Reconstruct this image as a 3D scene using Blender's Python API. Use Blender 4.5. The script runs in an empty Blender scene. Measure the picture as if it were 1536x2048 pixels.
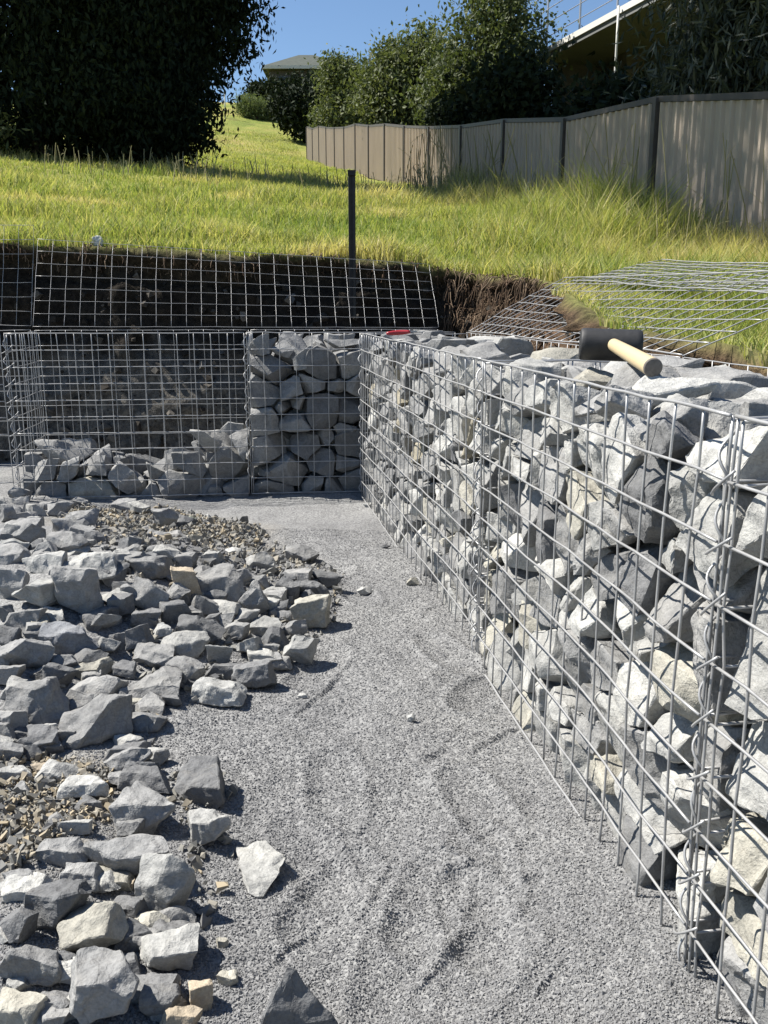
import bpy, bmesh, math, random
import numpy as np
from mathutils import Vector, Matrix, Euler, noise as mnoise

S = bpy.context.scene
COL = S.collection
rng = np.random.default_rng(11)
random.seed(11)
R = math.radians

# ------------------------------------------------------------------ camera, sky, sun, exposure
F_PX, PITCH, CAM_Z = 1790.0, R(13.05), 0.88
cd = bpy.data.cameras.new('camera'); cam = bpy.data.objects.new('camera', cd); COL.objects.link(cam)
cd.sensor_fit = 'HORIZONTAL'; cd.sensor_width = 36.0; cd.lens = F_PX / 1536 * 36
cd.clip_start = 0.02; cd.clip_end = 2000
cam.location = (0, 0, CAM_Z); cam.rotation_euler = (R(90) - PITCH, 0, 0)
S.camera = cam

SUN_EL = R(52)
TO_SUN = Vector((-0.975 * math.cos(SUN_EL), 0.22 * math.cos(SUN_EL), math.sin(SUN_EL))).normalized()
w = bpy.data.worlds.new('World'); S.world = w; w.use_nodes = True
nt = w.node_tree; bg = nt.nodes['Background']
sky = nt.nodes.new('ShaderNodeTexSky'); sky.sky_type = 'NISHITA'; sky.sun_disc = False
sky.sun_elevation = SUN_EL; sky.sun_rotation = math.atan2(TO_SUN.x, TO_SUN.y)
sky.air_density = 1.0; sky.dust_density = 0.0; sky.ozone_density = 4.5
nt.links.new(sky.outputs[0], bg.inputs[0]); bg.inputs[1].default_value = 0.065
sl = bpy.data.lights.new('sun', 'SUN'); sun = bpy.data.objects.new('sun', sl); COL.objects.link(sun)
sl.energy = 5.0; sl.angle = R(0.5); sl.color = (1.0, 0.955, 0.88)
sun.rotation_euler = (-TO_SUN).to_track_quat('-Z', 'Y').to_euler()
S.view_settings.view_transform = 'Standard'; S.view_settings.look = 'None'
S.view_settings.gamma = 1; S.view_settings.exposure = 1.1
try: S.view_settings.use_curve_mapping = False
except Exception: pass
S.cycles.max_bounces = 6; S.cycles.diffuse_bounces = 3

def ray(px, py):
    u, v = (px - 768) / F_PX, (py - 1024) / F_PX
    c, s = math.cos(PITCH), math.sin(PITCH)
    return Vector((u, c - v * s, -s - v * c))
def at_z(px, py, z):
    d = ray(px, py); t = (z - CAM_Z) / d.z
    return Vector((0, 0, CAM_Z)) + d * t
def at_y(px, py, y):
    d = ray(px, py); return Vector((0, 0, CAM_Z)) + d * (y / d.y)
def to_px(p):
    c, s = math.cos(PITCH), math.sin(PITCH); z = p[2] - CAM_Z
    d = p[1] * c - z * s
    return 768 + F_PX * p[0] / d, 1024 - F_PX * (z * c + p[1] * s) / d, d

# ------------------------------------------------------------------ helpers
def tag(o, label=None, cat=None, group=None, kind=None):
    if label: o['label'] = label
    if cat: o['category'] = cat
    if group: o['group'] = group
    if kind: o['kind'] = kind
    return o
def empty(name, loc=(0, 0, 0), label=None, cat=None, group=None):
    o = bpy.data.objects.new(name, None); COL.objects.link(o); o.location = loc; o.empty_display_size = .1
    return tag(o, label, cat, group)
def link(name, me, mat=None, parent=None, loc=None):
    if mat is not None: me.materials.append(mat)
    o = bpy.data.objects.new(name, me); COL.objects.link(o)
    if loc is not None: o.location = loc
    if parent is not None: o.parent = parent
    return o
def mesh_np(name, V, polys, smooth=False):
    """V (n,3); polys list of int arrays (k,m): all faces of m corners each."""
    V = np.asarray(V, np.float32); me = bpy.data.meshes.new(name)
    me.vertices.add(len(V)); me.vertices.foreach_set('co', V.ravel())
    polys = [np.asarray(p, np.int32) for p in polys if len(p)]
    nl = sum(p.size for p in polys); nf = sum(len(p) for p in polys)
    me.loops.add(nl); me.polygons.add(nf)
    me.loops.foreach_set('vertex_index', np.concatenate([p.ravel() for p in polys]))
    tot = np.concatenate([np.full(len(p), p.shape[1], np.int32) for p in polys])
    st = np.concatenate([[0], np.cumsum(tot)[:-1]]).astype(np.int32)
    me.polygons.foreach_set('loop_start', st); me.polygons.foreach_set('loop_total', tot)
    me.polygons.foreach_set('use_smooth', np.full(nf, smooth))
    me.update(calc_edges=True); me.validate()
    return me
class MB:
    def __init__(s): s.v = []; s.q = []; s.t = []; s.n = 0; s.ng = []
    def add(s, V, Q=(), T=()):
        V = np.asarray(V, float)
        if len(Q): s.q.append(np.asarray(Q, int) + s.n)
        if len(T): s.t.append(np.asarray(T, int) + s.n)
        s.v.append(V); s.n += len(V)
    def box(s, c, size, rot=0, M=None):
        x, y, z = [a / 2 for a in size]
        V = np.array([[i * x, j * y, k * z] for k in (-1, 1) for j in (-1, 1) for i in (-1, 1)])
        if M is not None: V = V @ np.array(M).T
        elif rot: cr, sr = math.cos(rot), math.sin(rot); V = V @ np.array([[cr, sr, 0], [-sr, cr, 0], [0, 0, 1]])
        s.add(V + np.array(c), [[0, 2, 3, 1], [4, 5, 7, 6], [0, 1, 5, 4], [2, 6, 7, 3], [0, 4, 6, 2], [1, 3, 7, 5]])
    def tube(s, P, r, n=6, cap=True):
        P = np.asarray(P, float); r = np.broadcast_to(np.asarray(r, float), (len(P),))
        T = np.gradient(P, axis=0); T /= np.linalg.norm(T, axis=1)[:, None] + 1e-12
        ref = np.array([0, 0, 1.]) if abs(T[:, 2]).mean() < .8 else np.array([1., 0, 0])
        A = np.cross(T, ref); A /= np.linalg.norm(A, axis=1)[:, None] + 1e-12; B = np.cross(T, A)
        a = np.arange(n) / n * 2 * math.pi
        V = P[:, None] + r[:, None, None] * (A[:, None] * np.cos(a)[None, :, None] + B[:, None] * np.sin(a)[None, :, None])
        i = np.arange(len(P) - 1)[:, None] * n; j = np.arange(n)[None]
        k = (j + 1) % n
        Q = np.stack([i + j, i + k, i + n + k, i + n + j], -1).reshape(-1, 4)
        T3 = []
        V = V.reshape(-1, 3)
        if cap:
            V = np.vstack([V, P[:1], P[-1:]]); m = len(P) * n; l = (len(P) - 1) * n
            T3 = [[m, b, a_] for a_, b in zip(range(n), list(range(1, n)) + [0])] + [[m + 1, l + a_, l + b] for a_, b in zip(range(n), list(range(1, n)) + [0])]
        s.add(V, Q, T3)
    def mesh(s, name, smooth=False):
        return mesh_np(name, np.vstack(s.v), ([np.vstack(s.q)] if s.q else []) + ([np.vstack(s.t)] if s.t else []), smooth)
    def build(s, name, mat, parent=None, smooth=False, loc=None):
        return link(name, s.mesh(name, smooth), mat, parent, loc)

def vnoise(P, seed=0, scale=1.0):
    """cheap smooth value noise for arrays (n,d<=3) -> about -1..1"""
    P = np.asarray(P, float) * scale; d = P.shape[1]
    i = np.floor(P).astype(np.int64); f = P - i; f = f * f * (3 - 2 * f); out = np.zeros(len(P))
    for c in range(2 ** d):
        o = [(c >> k) & 1 for k in range(d)]; h = np.full(len(P), seed * 374761393 + 12345, np.int64); wgt = np.ones(len(P))
        for k in range(d):
            h = h ^ ((i[:, k] + o[k]) * (73856093, 19349663, 83492791)[k]); wgt = wgt * (f[:, k] if o[k] else 1 - f[:, k])
        h = (h ^ (h >> 13)) * 1274126177 & 0x7fffffff; h = (h ^ (h >> 15)) * 2246822519 & 0x7fffffff
        out += wgt * ((h % 65536) / 32768.0 - 1)
    return out
def fbm(P, seed=0, scale=1.0, oct=4):
    return sum(vnoise(P, seed + 7 * k, scale * 2 ** k) * .5 ** k for k in range(oct))

# ------------------------------------------------------------------ materials
def mat(name, rough=.8, metal=0.0, base=(.5, .5, .5)):
    m = bpy.data.materials.new(name); m.use_nodes = True; b = m.node_tree.nodes['Principled BSDF']
    b.inputs['Roughness'].default_value = rough; b.inputs['Metallic'].default_value = metal
    b.inputs['Base Color'].default_value = (*base, 1)
    return m, m.node_tree, b
def N(t, typ, **k):
    n = t.nodes.new(typ)
    for a, v in k.items(): setattr(n, a, v)
    return n
def noise_node(t, scale, detail=4, rough=.55, coord=None, dist=0):
    n = N(t, 'ShaderNodeTexNoise'); n.inputs['Scale'].default_value = scale; n.inputs['Detail'].default_value = detail
    n.inputs['Roughness'].default_value = rough; n.inputs['Distortion'].default_value = dist
    if coord is not None: t.links.new(coord, n.inputs['Vector'])
    return n
def ramp(t, src, stops):
    r = N(t, 'ShaderNodeValToRGB'); e = r.color_ramp.elements
    while len(e) > 1: e.remove(e[0])
    e[0].position = stops[0][0]; e[0].color = (*stops[0][1], 1)
    for p, c in stops[1:]:
        q = e.new(p); q.color = (*c, 1)
    t.links.new(src, r.inputs[0]); return r
def mixc(t, fac, a, b, mode='MIX'):
    m = N(t, 'ShaderNodeMix', data_type='RGBA', blend_type=mode)
    for sck, v in ((m.inputs[0], fac), (m.inputs[6], a), (m.inputs[7], b)):
        if isinstance(v, bpy.types.NodeSocket): t.links.new(v, sck)
        elif isinstance(v, (int, float)): sck.default_value = v
        else: sck.default_value = (*v, 1)
    return m.outputs[2]
def bump(t, h, strength, dist, prev=None):
    b = N(t, 'ShaderNodeBump'); b.inputs['Strength'].default_value = strength; b.inputs['Distance'].default_value = dist
    t.links.new(h, b.inputs['Height'])
    if prev is not None: t.links.new(prev, b.inputs['Normal'])
    return b.outputs[0]
def objco(t): return N(t, 'ShaderNodeTexCoord').outputs['Object']

def rock_material():
    m, t, b = mat('fractured_rock', .9)
    oi = N(t, 'ShaderNodeObjectInfo'); co = objco(t)
    off = N(t, 'ShaderNodeVectorMath', operation='MULTIPLY_ADD')
    t.links.new(co, off.inputs[0]); off.inputs[1].default_value = (1, 1, 1)
    sc = N(t, 'ShaderNodeVectorMath', operation='SCALE'); sc.inputs[0].default_value = (37, 11, 23)
    t.links.new(oi.outputs['Random'], sc.inputs['Scale']); t.links.new(sc.outputs[0], off.inputs[2])
    P = off.outputs[0]
    n1 = noise_node(t, 9, 5, .6, P); n2 = noise_node(t, 55, 5, .65, P); n3 = noise_node(t, 240, 3, .6, P); nv = noise_node(t, 14, 6, .7, P, 1.2)
    r1 = ramp(t, n1.outputs[0], [(.28, (.66, .67, .68)), (.5, (.98, .98, .98)), (.72, (1.22, 1.21, 1.18))])
    r2 = ramp(t, n2.outputs[0], [(.25, (.72, .72, .73)), (.5, (1, 1, 1)), (.75, (1.22, 1.22, 1.22))])
    c = mixc(t, 1.0, oi.outputs['Color'], r1.outputs[0], 'MULTIPLY'); c = mixc(t, .8, c, r2.outputs[0], 'MULTIPLY')
    r4 = ramp(t, n3.outputs[0], [(.3, (.80, .80, .80)), (.5, (1, 1, 1)), (.7, (1.18, 1.18, 1.18))]); c = mixc(t, .8, c, r4.outputs[0], 'MULTIPLY')
    # ochre iron staining in patches of its own shape
    st = ramp(t, nv.outputs[0], [(.56, (0, 0, 0)), (.70, (1, 1, 1))])
    f = N(t, 'ShaderNodeMath', operation='MULTIPLY'); t.links.new(st.outputs[0], f.inputs[0]); f.inputs[1].default_value = .14
    c = mixc(t, f.outputs[0], c, (.28, .24, .175))
    # thin dark cracks
    vc = N(t, 'ShaderNodeTexVoronoi', feature='DISTANCE_TO_EDGE'); vc.inputs['Scale'].default_value = 13
    wv = N(t, 'ShaderNodeVectorMath', operation='ADD'); t.links.new(P, wv.inputs[0])
    nn = noise_node(t, 20, 3, .6, P); s2 = N(t, 'ShaderNodeVectorMath', operation='SCALE'); t.links.new(nn.outputs[1], s2.inputs[0]); s2.inputs['Scale'].default_value = .06
    t.links.new(s2.outputs[0], wv.inputs[1]); t.links.new(wv.outputs[0], vc.inputs['Vector'])
    cr = ramp(t, vc.outputs['Distance'], [(.0, (.62, .62, .62)), (.022, (1, 1, 1))])
    c = mixc(t, .5, c, cr.outputs[0], 'MULTIPLY')
    t.links.new(c, b.inputs['Base Color'])
    x = bump(t, n1.outputs[0], .45, .010); x = bump(t, n2.outputs[0], .8, .006, x); x = bump(t, n3.outputs[0], .7, .002, x)
    x = bump(t, cr.outputs[0], .35, .002, x)
    t.links.new(x, b.inputs['Normal']); b.inputs['Specular IOR Level'].default_value = .3
    return m
M_ROCK = rock_material()

def gravel_material():
    m, t, b = mat('crushed_gravel', .95); co = objco(t)
    v = N(t, 'ShaderNodeTexVoronoi'); v.inputs['Scale'].default_value = 190; t.links.new(co, v.inputs['Vector'])
    v2 = N(t, 'ShaderNodeTexVoronoi'); v2.inputs['Scale'].default_value = 420; t.links.new(co, v2.inputs['Vector'])
    big = noise_node(t, 1.6, 4, .6, co); mid = noise_node(t, 12, 4, .6, co)
    sp = N(t, 'ShaderNodeSeparateColor'); t.links.new(v.outputs['Color'], sp.inputs[0])
    r = ramp(t, sp.outputs[0], [(0, (0.121, 0.121, 0.123)), (.5, (0.191, 0.191, 0.191)), (1, (0.260, 0.260, 0.257))])
    r2 = ramp(t, big.outputs[0], [(.3, (.80, .80, .81)), (.7, (1.14, 1.14, 1.12))]); c = mixc(t, 1, r.outputs[0], r2.outputs[0], 'MULTIPLY')
    # clay and yellow chips in the dumped area
    at = N(t, 'ShaderNodeAttribute', attribute_name='clay'); r3 = ramp(t, mid.outputs[0], [(.35, (0.186, 0.155, 0.105)), (.55, (0.205, 0.192, 0.167)), (.75, (0.279, 0.236, 0.167))])
    c = mixc(t, at.outputs['Fac'], c, r3.outputs[0]); t.links.new(c, b.inputs['Base Color'])
    h = N(t, 'ShaderNodeMath', operation='SUBTRACT'); h.inputs[0].default_value = 1; t.links.new(v.outputs['Distance'], h.inputs[1])
    h2 = N(t, 'ShaderNodeMath', operation='SUBTRACT'); h2.inputs[0].default_value = 1; t.links.new(v2.outputs['Distance'], h2.inputs[1])
    x = bump(t, h.outputs[0], .6, .0035); x = bump(t, h2.outputs[0], .5, .0015, x); t.links.new(x, b.inputs['Normal'])
    b.inputs['Specular IOR Level'].default_value = .25
    return m
M_GRAVEL = gravel_material()

def tint_material(name, lo, mid, hi, rough=.9, transl=None, spec=.2, noise=None):
    """colour from a per-point 'tint' attribute"""
    m, t, b = mat(name, rough); at = N(t, 'ShaderNodeAttribute', attribute_name='tint')
    r = ramp(t, at.outputs['Fac'], [(0, lo), (.5, mid), (1, hi)]); c = r.outputs[0]
    if noise:
        n = noise_node(t, noise, 4, .6, objco(t)); rr = ramp(t, n.outputs[0], [(.3, (.7, .7, .7)), (.7, (1.25, 1.25, 1.25))]); c = mixc(t, 1, c, rr.outputs[0], 'MULTIPLY')
    t.links.new(c, b.inputs['Base Color']); b.inputs['Specular IOR Level'].default_value = spec
    if transl:
        tr = N(t, 'ShaderNodeBsdfTranslucent'); mx = N(t, 'ShaderNodeMixShader'); mx.inputs[0].default_value = transl
        g = mixc(t, 1, c, (1.25, 1.3, .7), 'MULTIPLY'); t.links.new(g, tr.inputs[0])
        t.links.new(b.outputs[0], mx.inputs[1]); t.links.new(tr.outputs[0], mx.inputs[2]); t.links.new(mx.outputs[0], t.nodes['Material Output'].inputs[0])
    return m
M_GRASS = tint_material('meadow_grass', (.15, .21, .055), (.29, .315, .095), (.50, .44, .21), .65, .42, .2)
M_STEM = tint_material('dry_stem', (0.185, 0.194, 0.084), (0.315, 0.286, 0.158), (0.425, 0.389, 0.259), .7, .25)
M_CHIP = tint_material('stone_chip', (.13, .13, .132), (.215, .21, .19), (.33, .275, .19), .95)
M_GRAIN = tint_material('gravel_grain', (.145, .145, .148), (.198, .198, .198), (.25, .25, .248), .95)
M_LEAF_DARK = tint_material('dark_evergreen_leaf', (.008, .013, .008), (.016, .024, .012), (.03, .042, .02), .75, .06, .1)
M_LEAF_MID = tint_material('glossy_garden_leaf', (.038, .055, .024), (.085, .105, .042), (.155, .17, .08), .62, .3, .25)
M_LEAF_GREY = tint_material('narrow_grey_leaf', (0.024, 0.036, 0.024), (0.048, 0.060, 0.040), (0.104, 0.112, 0.072), .5, .2, .4)
M_LEAF_PALE = tint_material('pale_hill_leaf', (0.072, 0.096, 0.040), (0.120, 0.152, 0.064), (0.200, 0.216, 0.112), .7, .3, .2)

def bark(name, a, b_):
    m, t, b = mat(name, .95); co = objco(t); n = noise_node(t, 18, 5, .7, co, .6); r = ramp(t, n.outputs[0], [(.3, a), (.7, b_)])
    t.links.new(r.outputs[0], b.inputs['Base Color']); t.links.new(bump(t, n.outputs[0], .8, .02), b.inputs['Normal']); return m
M_BARK = bark('bark', (.04, .033, .026), (.11, .09, .07))
M_BARK_PALE = bark('pale_bark', (.16, .14, .11), (.34, .31, .26))

def hillside_material():
    m, t, b = mat('grassy_soil', .95); co = objco(t); n1 = noise_node(t, .35, 5, .6, co); n2 = noise_node(t, 9, 5, .7, co); n3 = noise_node(t, 60, 3, .6, co)
    r1 = ramp(t, n1.outputs[0], [(.32, (0.146, 0.186, 0.042)), (.5, (0.228, 0.238, 0.062)), (.68, (0.321, 0.269, 0.104))])
    r2 = ramp(t, n2.outputs[0], [(.3, (.65, .65, .6)), (.7, (1.3, 1.3, 1.2))]); c = mixc(t, 1, r1.outputs[0], r2.outputs[0], 'MULTIPLY')
    at = N(t, 'ShaderNodeAttribute', attribute_name='soil'); r3 = ramp(t, n2.outputs[0], [(.3, (0.033, 0.025, 0.018)), (.7, (0.121, 0.091, 0.063))])
    c = mixc(t, at.outputs['Fac'], c, r3.outputs[0])
    t.links.new(c, b.inputs['Base Color']); x = bump(t, n2.outputs[0], .8, .06); x = bump(t, n3.outputs[0], .8, .015, x); t.links.new(x, b.inputs['Normal'])
    b.inputs['Specular IOR Level'].default_value = .1; return m
M_HILL = hillside_material()

def bank_material():
    m, t, b = mat('cut_earth', .98); co = objco(t); n1 = noise_node(t, 3.2, 6, .65, co, .4); n2 = noise_node(t, 28, 5, .7, co); n3 = noise_node(t, 120, 3, .6, co)
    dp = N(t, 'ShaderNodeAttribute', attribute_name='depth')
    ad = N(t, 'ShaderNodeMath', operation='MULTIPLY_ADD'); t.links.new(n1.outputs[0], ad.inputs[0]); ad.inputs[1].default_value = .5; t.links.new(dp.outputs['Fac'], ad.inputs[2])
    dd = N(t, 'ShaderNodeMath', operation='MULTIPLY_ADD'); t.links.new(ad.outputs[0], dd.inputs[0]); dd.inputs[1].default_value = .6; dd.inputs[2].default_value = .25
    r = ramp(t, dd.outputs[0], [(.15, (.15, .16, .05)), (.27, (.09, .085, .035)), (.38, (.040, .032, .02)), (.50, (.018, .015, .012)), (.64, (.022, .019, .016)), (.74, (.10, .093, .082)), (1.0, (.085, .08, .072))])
    r2 = ramp(t, n2.outputs[0], [(.3, (.35, .35, .35)), (.5, (1, 1, 1)), (.72, (2.0, 1.95, 1.85))]); c = mixc(t, 1, r.outputs[0], r2.outputs[0], 'MULTIPLY')
    su = N(t, 'ShaderNodeAttribute', attribute_name='clay'); c = mixc(t, su.outputs['Fac'], c, mixc(t, 1, (0.135, 0.087, 0.055), r2.outputs[0], 'MULTIPLY'))
    t.links.new(c, b.inputs['Base Color'])
    x = bump(t, n1.outputs[0], .7, .06); x = bump(t, n2.outputs[0], .8, .02, x); x = bump(t, n3.outputs[0], .7, .005, x); t.links.new(x, b.inputs['Normal'])
    b.inputs['Specular IOR Level'].default_value = .1; return m
M_BANK = bank_material()
M_ROOT = tint_material('dry_root', (0.055, 0.036, 0.022), (0.110, 0.072, 0.047), (0.187, 0.138, 0.094), .9)

def steel_material():
    m, t, b = mat('galvanised_wire', .45, .35); co = objco(t); n = noise_node(t, 25, 4, .6, co); r = ramp(t, n.outputs[0], [(.3, (.25, .25, .252)), (.7, (.41, .41, .405))])
    t.links.new(r.outputs[0], b.inputs['Base Color']); r2 = ramp(t, n.outputs[0], [(.3, (.5, .5, .5)), (.7, (.36, .36, .36))]); t.links.new(r2.outputs[0], b.inputs['Roughness']); return m
M_STEEL = steel_material()

def simple(name, c, rough=.7, metal=0, scale=30, var=.2, bmp=0.0, bd=.003, stretch=None):
    m, t, b = mat(name, rough, metal); co = objco(t)
    if stretch:
        mp = N(t, 'ShaderNodeMapping'); mp.inputs['Scale'].default_value = stretch; t.links.new(co, mp.inputs[0]); co = mp.outputs[0]
    n = noise_node(t, scale, 5, .62, co)
    r = ramp(t, n.outputs[0], [(.28, tuple(x * (1 - var) for x in c)), (.72, tuple(x * (1 + var) for x in c))]); t.links.new(r.outputs[0], b.inputs['Base Color'])
    if bmp: t.links.new(bump(t, n.outputs[0], bmp, bd), b.inputs['Normal'])
    return m
M_RUBBER = simple('black_rubber', (.018, .018, .019), .62, 0, 60, .4, .3, .002)
M_WOOD = simple('turned_wood', (.47, .375, .225), .5, 0, 22, .16, .15, .001, (1, .06, 1))
M_ENDGRAIN = simple('end_grain', (.13, .115, .10), .8, 0, 120, .3, .3, .001)
M_POST = simple('black_steel', (.018, .018, .02), .5, .5, 40, .4, .2)
M_PANEL = simple('beige_sheet_steel', (0.36, 0.298, 0.238), .55, .0, 2.2, .10, 0, .003, (1, 1, .5))
M_FRAME = simple('dark_sheet_steel', (.055, .048, .044), .5, .0, 8, .2)
M_RED = simple('red_plastic', (0.302, 0.018, 0.025), .4, 0, 40, .1)
M_PINK = simple('pink_fabric', (0.540, 0.022, 0.158), .7, 0, 30, .15, .3, .01)
M_WHITE = simple('white_plastic', (0.446, 0.461, 0.461), .45, 0, 30, .1)
M_SOFFIT = simple('olive_soffit', (.13, .135, .13), .8, 0, 3, .1)
M_FASCIA = simple('white_fascia', (0.540, 0.532, 0.495), .6, 0, 5, .05)
M_RENDER = simple('dark_render', (0.065, 0.062, 0.055), .9, 0, 5, .2, .2)
M_COLUMN = simple('olive_render', (0.085, 0.078, 0.055), .85, 0, 6, .12)
M_RAIL = simple('pale_steel', (.45, .45, .46), .4, .6, 12, .1)
M_TILE = simple('green_tile', (0.042, 0.051, 0.037), .75, 0, 3.5, .3, .5, .03)
M_GLASS, _t, _b = mat('dark_window_glass', .08, 0, (.02, .025, .03))
M_TEAL = simple('teal_sheet', (.02, .09, .08), .6, 0, 3, .15)

# ------------------------------------------------------------------ terrain
GY = np.array([-40, -3, 2.6, 4.5, 5.4, 7.2, 8.93, 13, 20, 29.65, 40, 52, 70, 90, 130, 300.])
GZ = np.array([-.9, -.45, -.255, -.08, 0, .335, .635, 1.22, 2.25, 3.70, 5.3, 8.4, 13.3, 16.5, 18, 18.])
def terrain(X, Y):
    X = np.asarray(X, float); Y = np.asarray(Y, float)
    g = sum(np.interp(Y + d, GY, GZ) for d in (-.8, -.3, .3, .8)) / 4
    g = np.where(Y < 6.2, np.interp(Y, GY, GZ), g)
    xx = np.clip(X, -9, 7)
    P = np.stack([X, Y], -1).reshape(-1, 2)
    nz = (.05 * fbm(P, 3, .45, 3) + .018 * fbm(P, 5, 2.5, 2)).reshape(X.shape)
    cs = np.where(xx < 0, .035 + .065 * np.clip((Y - 5.5) / 7, 0, 1), .10)
    return 1.10 - cs * xx + g + nz
LIP = np.array([(-60, 4.75), (-6, 5.0), (-3, 5.12), (-1.8, 5.26), (-1.0, 5.22), (-.4, 5.32), (.1, 5.30), (.34, 5.36), (.52, 5.28), (.66, 5.02), (.84, 4.74), (.88, 4.4), (.80, 3.9), (.78, 3.3), (.82, 2.6), (.97, 1.6), (1.2, 0.2), (1.45, -2.), (3., -60.)])
def lip_sd(X, Y):
    """signed distance to the lip: negative inside the excavation"""
    P = np.stack([np.ravel(X), np.ravel(Y)], -1); best = np.full(len(P), 1e9); sgn = np.ones(len(P))
    for a, b in zip(LIP[:-1], LIP[1:]):
        d = b - a; t = np.clip(((P - a) @ d) / (d @ d), 0, 1); q = P - (a + t[:, None] * d); l = np.hypot(q[:, 0], q[:, 1])
        s = np.sign(d[0] * (P[:, 1] - a[1]) - d[1] * (P[:, 0] - a[0])); u = l < best - 1e-9; best = np.where(u, l, best); sgn = np.where(u, s, sgn)
    return (best * sgn).reshape(np.shape(X))
def axis(*segs):
    out = []
    for a, b, n in segs: out += list(np.linspace(a, b, n, endpoint=False))
    return np.array(out + [segs[-1][1]])
ax = axis((-160, -30, 14), (-30, -9, 30), (-9, -3, 60), (-3, 1.6, 75), (1.6, 6, 40), (6, 20, 24), (20, 160, 14)); ay = axis((-60, -2, 10), (-2, 4, 40), (4, 16, 130), (16, 60, 90), (60, 300, 30))
XX, YY = np.meshgrid(ax, ay); sd = lip_sd(XX, YY); ZT = terrain(XX, YY)
ZZ = np.where(sd > .10, ZT, -.12)
ny_, nx_ = XX.shape; I = (np.arange(ny_ - 1)[:, None] * nx_ + np.arange(nx_ - 1)[None]).ravel()
hm = mesh_np('hillside', np.stack([XX, YY, ZZ], -1).reshape(-1, 3), [np.stack([I, I + 1, I + nx_ + 1, I + nx_], -1)], True)
soil = np.clip(np.exp(-np.clip(sd, 0, 9) / .06), 0, 1).ravel() * (XX.ravel() > .3) * .9 + .5 * np.clip(fbm(np.stack([XX.ravel(), YY.ravel()], -1), 21, .8, 3) - .35, 0, 1)
soil = np.where((XX.ravel() > .8) & (YY.ravel() < 3.0), np.clip(1.1 - sd.ravel() / .16, 0, 1), soil)
a = hm.attributes.new('soil', 'FLOAT', 'POINT'); a.data.foreach_set('value', np.clip(soil, 0, 1).astype(np.float32))
tag(link('hillside', hm, M_HILL), kind='structure')

# cut bank: from a hand's breadth back on the turf, over the lip and down into the excavation
def arc(P, step):
    P = np.asarray(P, float); d = np.hypot(*np.diff(P, axis=0).T); s = np.concatenate([[0], np.cumsum(d)]); n = int(s[-1] / step)
    q = np.linspace(0, s[-1], n + 1); return np.stack([np.interp(q, s, P[:, k]) for k in range(P.shape[1])], -1)
lp = arc(LIP[(LIP[:, 0] > -7) & (LIP[:, 1] > -3)], .03)
lp = lp + .03 * np.stack([vnoise(lp, 73, 2.2), vnoise(lp, 74, 2.2)], -1)
for _ in range(6): lp[1:-1] = (lp[:-2] + 2 * lp[1:-1] + lp[2:]) / 4
tg = np.gradient(lp, axis=0); tg /= np.linalg.norm(tg, axis=1)[:, None]; nin = np.stack([tg[:, 1], -tg[:, 0]], -1)   # towards the pit
s_ = np.arange(len(lp)) * .03
rows = []; deps = []
zt = terrain(lp[:, 0], lp[:, 1])
prof = [(-.16, .006, 0)] + [(-.02 + .05 * k / 2, -.0, 0) for k in range(3)]
nt_ = 44
for k in range(-3, nt_ + 1):
    if k <= 0: off = np.full(len(lp), .05 + .42 * k / 3); z = terrain(lp[:, 0] + nin[:, 0] * off, lp[:, 1] + nin[:, 1] * off) + .008; dep = np.full(len(lp), -.6 if k < -1 else -.25)
    else:
        t = k / nt_; H = zt + .06
        dep = np.full(len(lp), t); z = zt - t * H - .01
        off = .06 + .20 * t ** 1.5
    Q = np.stack([s_, np.full(len(lp), k * .03), np.zeros(len(lp))], -1)
    amp = 1.0 if k > 0 else .5
    off = off + (amp if k > 0 else .15) * (.05 * fbm(Q, 8, 3.5, 5) + .035 * np.maximum(0, fbm(Q, 9, 9, 2)) - .05 * (1 if k in (2, 3, 4, 5, 6) else 0))
    rows.append(np.stack([lp[:, 0] + nin[:, 0] * off, lp[:, 1] + nin[:, 1] * off, z + (.02 if k > 0 else .004) * fbm(Q, 12, 8, 2)], -1)); deps.append(dep)
BK = np.array(rows); nr, nc = BK.shape[:2]; nr_b, nc_b = nr, nc; I = (np.arange(nr - 1)[:, None] * nc + np.arange(nc - 1)[None]).ravel()
bm_ = mesh_np('earth_bank', BK.reshape(-1, 3), [np.stack([I, I + nc, I + nc + 1, I + 1], -1)], True)
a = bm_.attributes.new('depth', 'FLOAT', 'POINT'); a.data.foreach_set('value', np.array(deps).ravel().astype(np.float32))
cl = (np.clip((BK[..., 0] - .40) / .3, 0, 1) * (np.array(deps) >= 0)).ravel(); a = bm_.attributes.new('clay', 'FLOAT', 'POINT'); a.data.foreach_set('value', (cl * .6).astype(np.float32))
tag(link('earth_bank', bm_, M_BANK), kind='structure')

CLOD_IDX = rng.integers(0, 10 ** 9, (2600, 2))
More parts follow.
